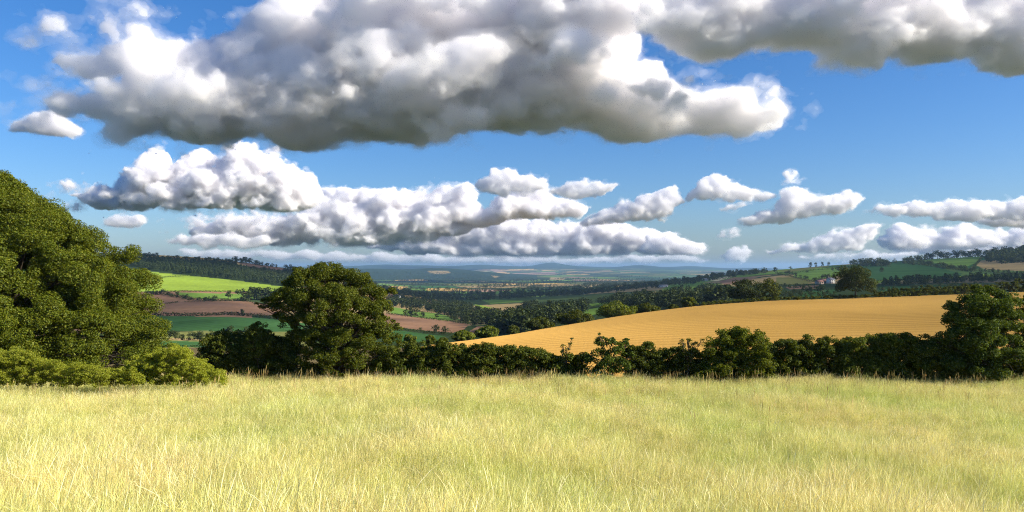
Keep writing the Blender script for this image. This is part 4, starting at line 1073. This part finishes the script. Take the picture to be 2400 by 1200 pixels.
house(1920, 666, 500, 2400, 8, 5, 2.6, 2.0, R(15), STONE, TILE, 'lower red roofed farm shed left of the stone barn', 'shed', chimney=False, name='farm_shed')
house(922, 701, 900, 4000, 16, 8, 4.8, 2.8, R(25), RENDER_W, TILE, 'pale house at the wood edge right of the middle oak')
house(930, 703, 900, 4000, 12, 7, 4.4, 2.6, R(-10), RENDER_W, SLATE, 'small pale house with slate roof beside the wood right of the middle oak')
house(1553, 673, 900, 4000, 20, 8, 2.6, 2.0, R(-6), RENDER_W, SLATE, 'long cream farm shed at the foot of the lit green slope', 'barn', chimney=False, name='barn')
house(1655, 658, 900, 4000, 14, 8, 3.0, 2.4, R(10), RENDER_W, SLATE, 'cream barn beside the pale stubble strip on the right hill', 'barn', chimney=False, name='barn')
# sheep: one skinned body each
def sheep(px, py, rz, label):
    p = at(px, py, 500, 2600)
    me = bpy.data.meshes.new('sheep')
    v = [(0, 0, .62), (-.28, 0, .66), (.3, 0, .66), (.48, 0, .80), (.62, 0, .84), (.76, 0, .74)]; e = [(0, 1), (0, 2), (2, 3), (3, 4), (4, 5)]
    rad = [.27, .26, .25, .15, .11, .06]
    for sx in (-.28, .3):
        for sy in (-.13, .13):
            k = len(v); v += [(sx, sy, .42), (sx+(.03 if sx < 0 else -.01), sy, .22), (sx, sy, .02)]; rad += [.11, .05, .045]; e += [(1 if sx < 0 else 2, k), (k, k+1), (k+1, k+2)]
    for sy in (-.1, .1):
        k = len(v); v.append((.58, sy*1.3, .90)); rad.append(.035); e.append((4, k))
    k = len(v); v.append((-.55, 0, .55)); rad.append(.06); e.append((1, k))
    me.from_pydata(v, e, []); me.materials.append(WOOL)
    o = link(bpy.data.objects.new('sheep', me)); o.location = p; o.rotation_euler = (0, 0, rz)
    sk = o.modifiers.new('skin', 'SKIN'); o.modifiers.new('sub', 'SUBSURF').render_levels = 1
    for i, q in enumerate(rad): me.skin_vertices[0].data[i].radius = (q, q)
    me.skin_vertices[0].data[0].use_root = True
    tag(o, label, 'sheep', 'sheep on the hill pasture'); return o
SL_ = 'white sheep grazing on the green hill pasture under the right skyline trees'
for px, py, rz in ((2236, 603.5, .3), (2240, 604, 2.8), (2245, 603.3, .1), (2231, 604.5, 3.0)): sheep(px, py, rz, SL_)
print('farms', time.time() - T0)
# ------------------------------------------------------------------ air
hm_, t = new_mat('haze_air')
v = t.n('ShaderNodeVolumePrincipled'); v.inputs['Color'].default_value = (.33, .55, .86, 1); v.inputs['Density'].default_value = 5.0e-5; v.inputs['Anisotropy'].default_value = 0.1
o_ = t.n('ShaderNodeOutputMaterial'); t.l(v.outputs[0], o_.inputs['Volume']); hm_.cycles.homogeneous_volume = True
zmin = float(ZG.min()) - 1.0
allz = max(float(ZG[:, YG < 25000].max()), 8.0) + 22.0
V = np.array([(x, y, z) for z in (zmin, allz) for y in (-1200, 30000) for x in (-41000, 41000)], float)
hz = mesh_np('haze', V, np.array([(0, 2, 3, 1), (4, 5, 7, 6), (0, 1, 5, 4), (2, 6, 7, 3), (0, 4, 6, 2), (1, 3, 7, 5)]), hm_)
tag(hz, kind='stuff')
print('haze top', allz, 'bottom', zmin)
# ------------------------------------------------------------------ meadow grass: clumps of stalks and blades scattered over the meadow
def grass_mat(name, ramp, trans, tint=.25):
    m, t = new_mat(name)
    g = t.n('ShaderNodeNewGeometry')
    cr = t.n('ShaderNodeValToRGB'); t.l(g.outputs['Random Per Island'], cr.inputs[0])
    e = cr.color_ramp.elements
    e[0].position = 0; e[0].color = (*ramp[0], 1); e[1].position = 1; e[1].color = (*ramp[-1], 1)
    for k, c in enumerate(ramp[1:-1]): e.new((k+1)/(len(ramp)-1)).color = (*c, 1)
    # broad patches of greener and drier growth
    mp = t.n('ShaderNodeMapping'); mp.inputs['Scale'].default_value = (.16, .10, 0); t.l(g.outputs['Position'], mp.inputs['Vector'])
    nz = t.n('ShaderNodeTexNoise', i_Scale=1.0, i_Detail=3.0); t.l(mp.outputs[0], nz.inputs['Vector'])
    mr = t.n('ShaderNodeMapRange'); t.l(nz.outputs[0], mr.inputs['Value']); mr.inputs['From Min'].default_value = .35; mr.inputs['From Max'].default_value = .65
    mx = t.n('ShaderNodeMix', data_type='RGBA', blend_type='MULTIPLY'); t.l(mr.outputs[0], mx.inputs[0])
    t.l(cr.outputs[0], mx.inputs[6]); mx.inputs[7].default_value = (1-tint, 1-tint*.35, 1-tint*1.4, 1)
    oi = t.n('ShaderNodeObjectInfo')
    hv = t.n('ShaderNodeHueSaturation'); t.l(mx.outputs[2], hv.inputs['Color'])
    m2 = t.n('ShaderNodeMapRange'); t.l(oi.outputs['Random'], m2.inputs['Value']); m2.inputs['To Min'].default_value = .68; m2.inputs['To Max'].default_value = 1.28
    t.l(m2.outputs[0], hv.inputs['Value'])
    wn = t.n('ShaderNodeTexWhiteNoise', noise_dimensions='1D'); t.l(oi.outputs['Random'], wn.inputs['W'])
    m3 = t.n('ShaderNodeMapRange'); t.l(wn.outputs['Value'], m3.inputs['Value']); m3.inputs['To Min'].default_value = .488; m3.inputs['To Max'].default_value = .522
    t.l(m3.outputs[0], hv.inputs['Hue'])
    mx = hv
    d = t.n('ShaderNodeBsdfDiffuse'); t.l(hv.outputs[0], d.inputs['Color'])
    tr = t.n('ShaderNodeBsdfTranslucent'); t.l(hv.outputs[0], tr.inputs['Color'])
    ms = t.n('ShaderNodeMixShader'); ms.inputs[0].default_value = trans; t.l(d.outputs[0], ms.inputs[1]); t.l(tr.outputs[0], ms.inputs[2])
    o = t.n('ShaderNodeOutputMaterial'); t.l(ms.outputs[0], o.inputs['Surface']); return m
STRAW = grass_mat('straw_stalks', [(.77, .62, .19), (.87, .74, .28), (.93, .85, .45), (.58, .40, .11)], .35, .2)
BLADE = grass_mat('grass_blades', [(.25, .36, .014), (.40, .46, .018), (.56, .54, .035), (.15, .26, .012)], .45, .32)
PALE = grass_mat('pale_seed_stalks', [(.92, .82, .44), (.95, .88, .58), (.88, .74, .32)], .3, .05)
DOCK = grass_mat('dock_stalks', [(.30, .17, .07), (.42, .27, .11), (.5, .36, .17)], .2, .1)

def ribbons(r, n, rad, h, wdt, lean, curl, seg, head=None, wind=(.10, -.02)):
    """n curved flat stalks; head = (length share, width factor) for a flower spike"""
    a = r.uniform(0, 2*math.pi, n); q = rad*np.sqrt(r.random(n))
    base = np.stack([q*np.cos(a), q*np.sin(a), np.zeros(n)], 1)
    H = r.uniform(*h, n); az = r.uniform(0, 2*math.pi, n); ln = np.abs(r.normal(0, lean, n)); cu = np.abs(r.normal(0, curl, n))
    D = np.stack([np.cos(az), np.sin(az)], 1)
    fa = r.uniform(0, math.pi, n); S = np.stack([np.cos(fa), np.sin(fa), np.zeros(n)], 1)
    V = []
    for k in range(seg+1):
        s = k/seg
        off = D*(ln*s + cu*s**3)[:, None] + np.array(wind)*s*s
        z = s*(1-.35*np.minimum(1, cu)*s*s)
        C = base + np.concatenate([off*H[:, None], (z*H)[:, None]], 1)
        wk = wdt*(1-.55*s)
        if head and s > 1-head[0]:
            x = (s-(1-head[0]))/head[0]; wk = wdt*head[1]*max(.25, math.sin(math.pi*min(.98, .12+x*.88)))
        elif k == seg: wk = wdt*.15
        V += [C - S*wk*.5, C + S*wk*.5]
    V = np.stack(V, 1)                                   # n, 2*(seg+1), 3
    m = 2*(seg+1); f = np.array([(2*k, 2*k+1, 2*k+3, 2*k+2) for k in range(seg)])
    return V.reshape(-1, 3), (f[None] + (np.arange(n)*m)[:, None, None]).reshape(-1, 4)
def clump(seed, tall):
    r = np.random.default_rng(seed)
    P = [(ribbons(r, 84, .36, (.22, .58), .0032, .26, .40, 4), 1),
         (ribbons(r, 58, .36, (.45, .80) if not tall else (.6, .98), .0021, .12, .16, 7, (.24, 2.5)), 0),
         (ribbons(r, 2, .36, (.8, 1.1), .0034, .22, .40, 10, (.28, 2.2)), 2),
         (ribbons(r, 15, .36, (.5, .95), .0026, .30, .75, 8, (.25, 2.4)), 0)]
    V, Fc = join([p[0] for p in P])
    mi = np.concatenate([np.full(len(p[0][1]), p[1], np.int32) for p in P])
    me_o = mesh_np('grass_clump', V, Fc, STRAW); me_o.data.materials.append(BLADE); me_o.data.materials.append(PALE)
    me_o.data.polygons.foreach_set('material_index', mi)
    COL.objects.unlink(me_o)
    return me_o
gcol = bpy.data.collections.new('grass_clumps')
for k in range(7): gcol.objects.link(clump(500+k, k > 4))

def scatter(name, label, pts, rot, scl, coll, seed):
    me = bpy.data.meshes.new(name)
    me.vertices.add(len(pts)); me.vertices.foreach_set('co', np.ascontiguousarray(pts, np.float32).ravel())
    for nm, arr in (('turn', rot), ('size', scl)):
        at2 = me.attributes.new(nm, 'FLOAT', 'POINT'); at2.data.foreach_set('value', np.ascontiguousarray(arr, np.float32))
    o = link(bpy.data.objects.new(name, me))
    ng = bpy.data.node_groups.new(name + '_scatter', 'GeometryNodeTree')
    ng.interface.new_socket('Geometry', in_out='INPUT', socket_type='NodeSocketGeometry')
    ng.interface.new_socket('Geometry', in_out='OUTPUT', socket_type='NodeSocketGeometry')
    t = NT(ng); gi = t.n('NodeGroupInput'); go = t.n('NodeGroupOutput')
    ip = t.n('GeometryNodeInstanceOnPoints'); ci = t.n('GeometryNodeCollectionInfo'); ci.inputs['Collection'].default_value = coll
    ci.inputs['Separate Children'].default_value = True; ci.inputs['Reset Children'].default_value = True
    ri = t.n('FunctionNodeRandomValue', data_type='INT'); ri.inputs[4].default_value = 0; ri.inputs[5].default_value = 100; ri.inputs['Seed'].default_value = seed
    na_ = t.n('GeometryNodeInputNamedAttribute', data_type='FLOAT'); na_.inputs['Name'].default_value = 'turn'
    ns = t.n('GeometryNodeInputNamedAttribute', data_type='FLOAT'); ns.inputs['Name'].default_value = 'size'
    cx = t.n('ShaderNodeCombineXYZ'); t.l(na_.outputs['Attribute'], cx.inputs['Z'])
    t.l(gi.outputs[0], ip.inputs['Points']); t.l(ci.outputs[0], ip.inputs['Instance']); ip.inputs['Pick Instance'].default_value = True
    t.l(ri.outputs[2], ip.inputs['Instance Index']); t.l(cx.outputs[0], ip.inputs['Rotation']); t.l(ns.outputs['Attribute'], ip.inputs['Scale'])
    t.l(ip.outputs[0], go.inputs[0])
    md = o.modifiers.new('scatter', 'NODES'); md.node_group = ng
    tag(o, label, None, None, 'stuff')
    return o
r = np.random.default_rng(91)
P = []
# jittered grid, tighter near the camera
for y0, y1, st in ((1.5, 14, .24), (14, 30, .32), (30, 56.5, .38)):
    ys = np.arange(y0, y1, st); xs = np.arange(-46, 46, st)
    X, Y = np.meshgrid(xs, ys); X = X + r.uniform(-.5, .5, X.shape)*st; Y = Y + r.uniform(-.5, .5, Y.shape)*st
    k = (np.abs(X) < np.maximum(Y, 0)*.74 + 3.5) & ((Y > 1.9) | (np.abs(X) > 1.4))
    P.append(np.stack([X[k], Y[k]], 1))
P = np.concatenate(P)
z = np.where(P[:, 1] > 1, zt(P[:, 0], P[:, 1]), -2.1)
hgt = .72 + .16*lowfreq(P[:, 0], P[:, 1], 5.0, 2.2) + r.normal(0, .15, len(P))
hgt = np.clip(hgt, .42, 1.3) * np.clip(.75 + P[:, 1]/30, .75, 1.0)
scatter('meadow_grass', 'tall pale seeding grass covering the meadow', np.column_stack([P, z]), r.uniform(-1.6, 1.6, len(P)), hgt, gcol, 3)
# sparse taller brown stalks
r = np.random.default_rng(92)
dcol = bpy.data.collections.new('tall_stalks')
for k in range(5):
    q = np.random.default_rng(600+k); V, Fc = ribbons(q, 2 + k % 2, .12, (.85, 1.25), .009, .10, .10, 6, (.3, 2.6))
    o = mesh_np('tall_stalk', V, Fc, DOCK); COL.objects.unlink(o); dcol.objects.link(o)
n = 1100; y = 56.5 - np.abs(r.normal(0, 9, n)); x = r.uniform(-.72, .72, n)*y
k = y > 14; x, y = x[k], y[k]
scatter('tall_stalks', 'tall brown seed stalks standing above the far edge of the meadow', np.column_stack([x, y, zt(x, y)]), r.uniform(0, 6.28, len(x)), r.uniform(.75, 1.15, len(x)), dcol, 4)
print('grass', len(P), time.time() - T0)
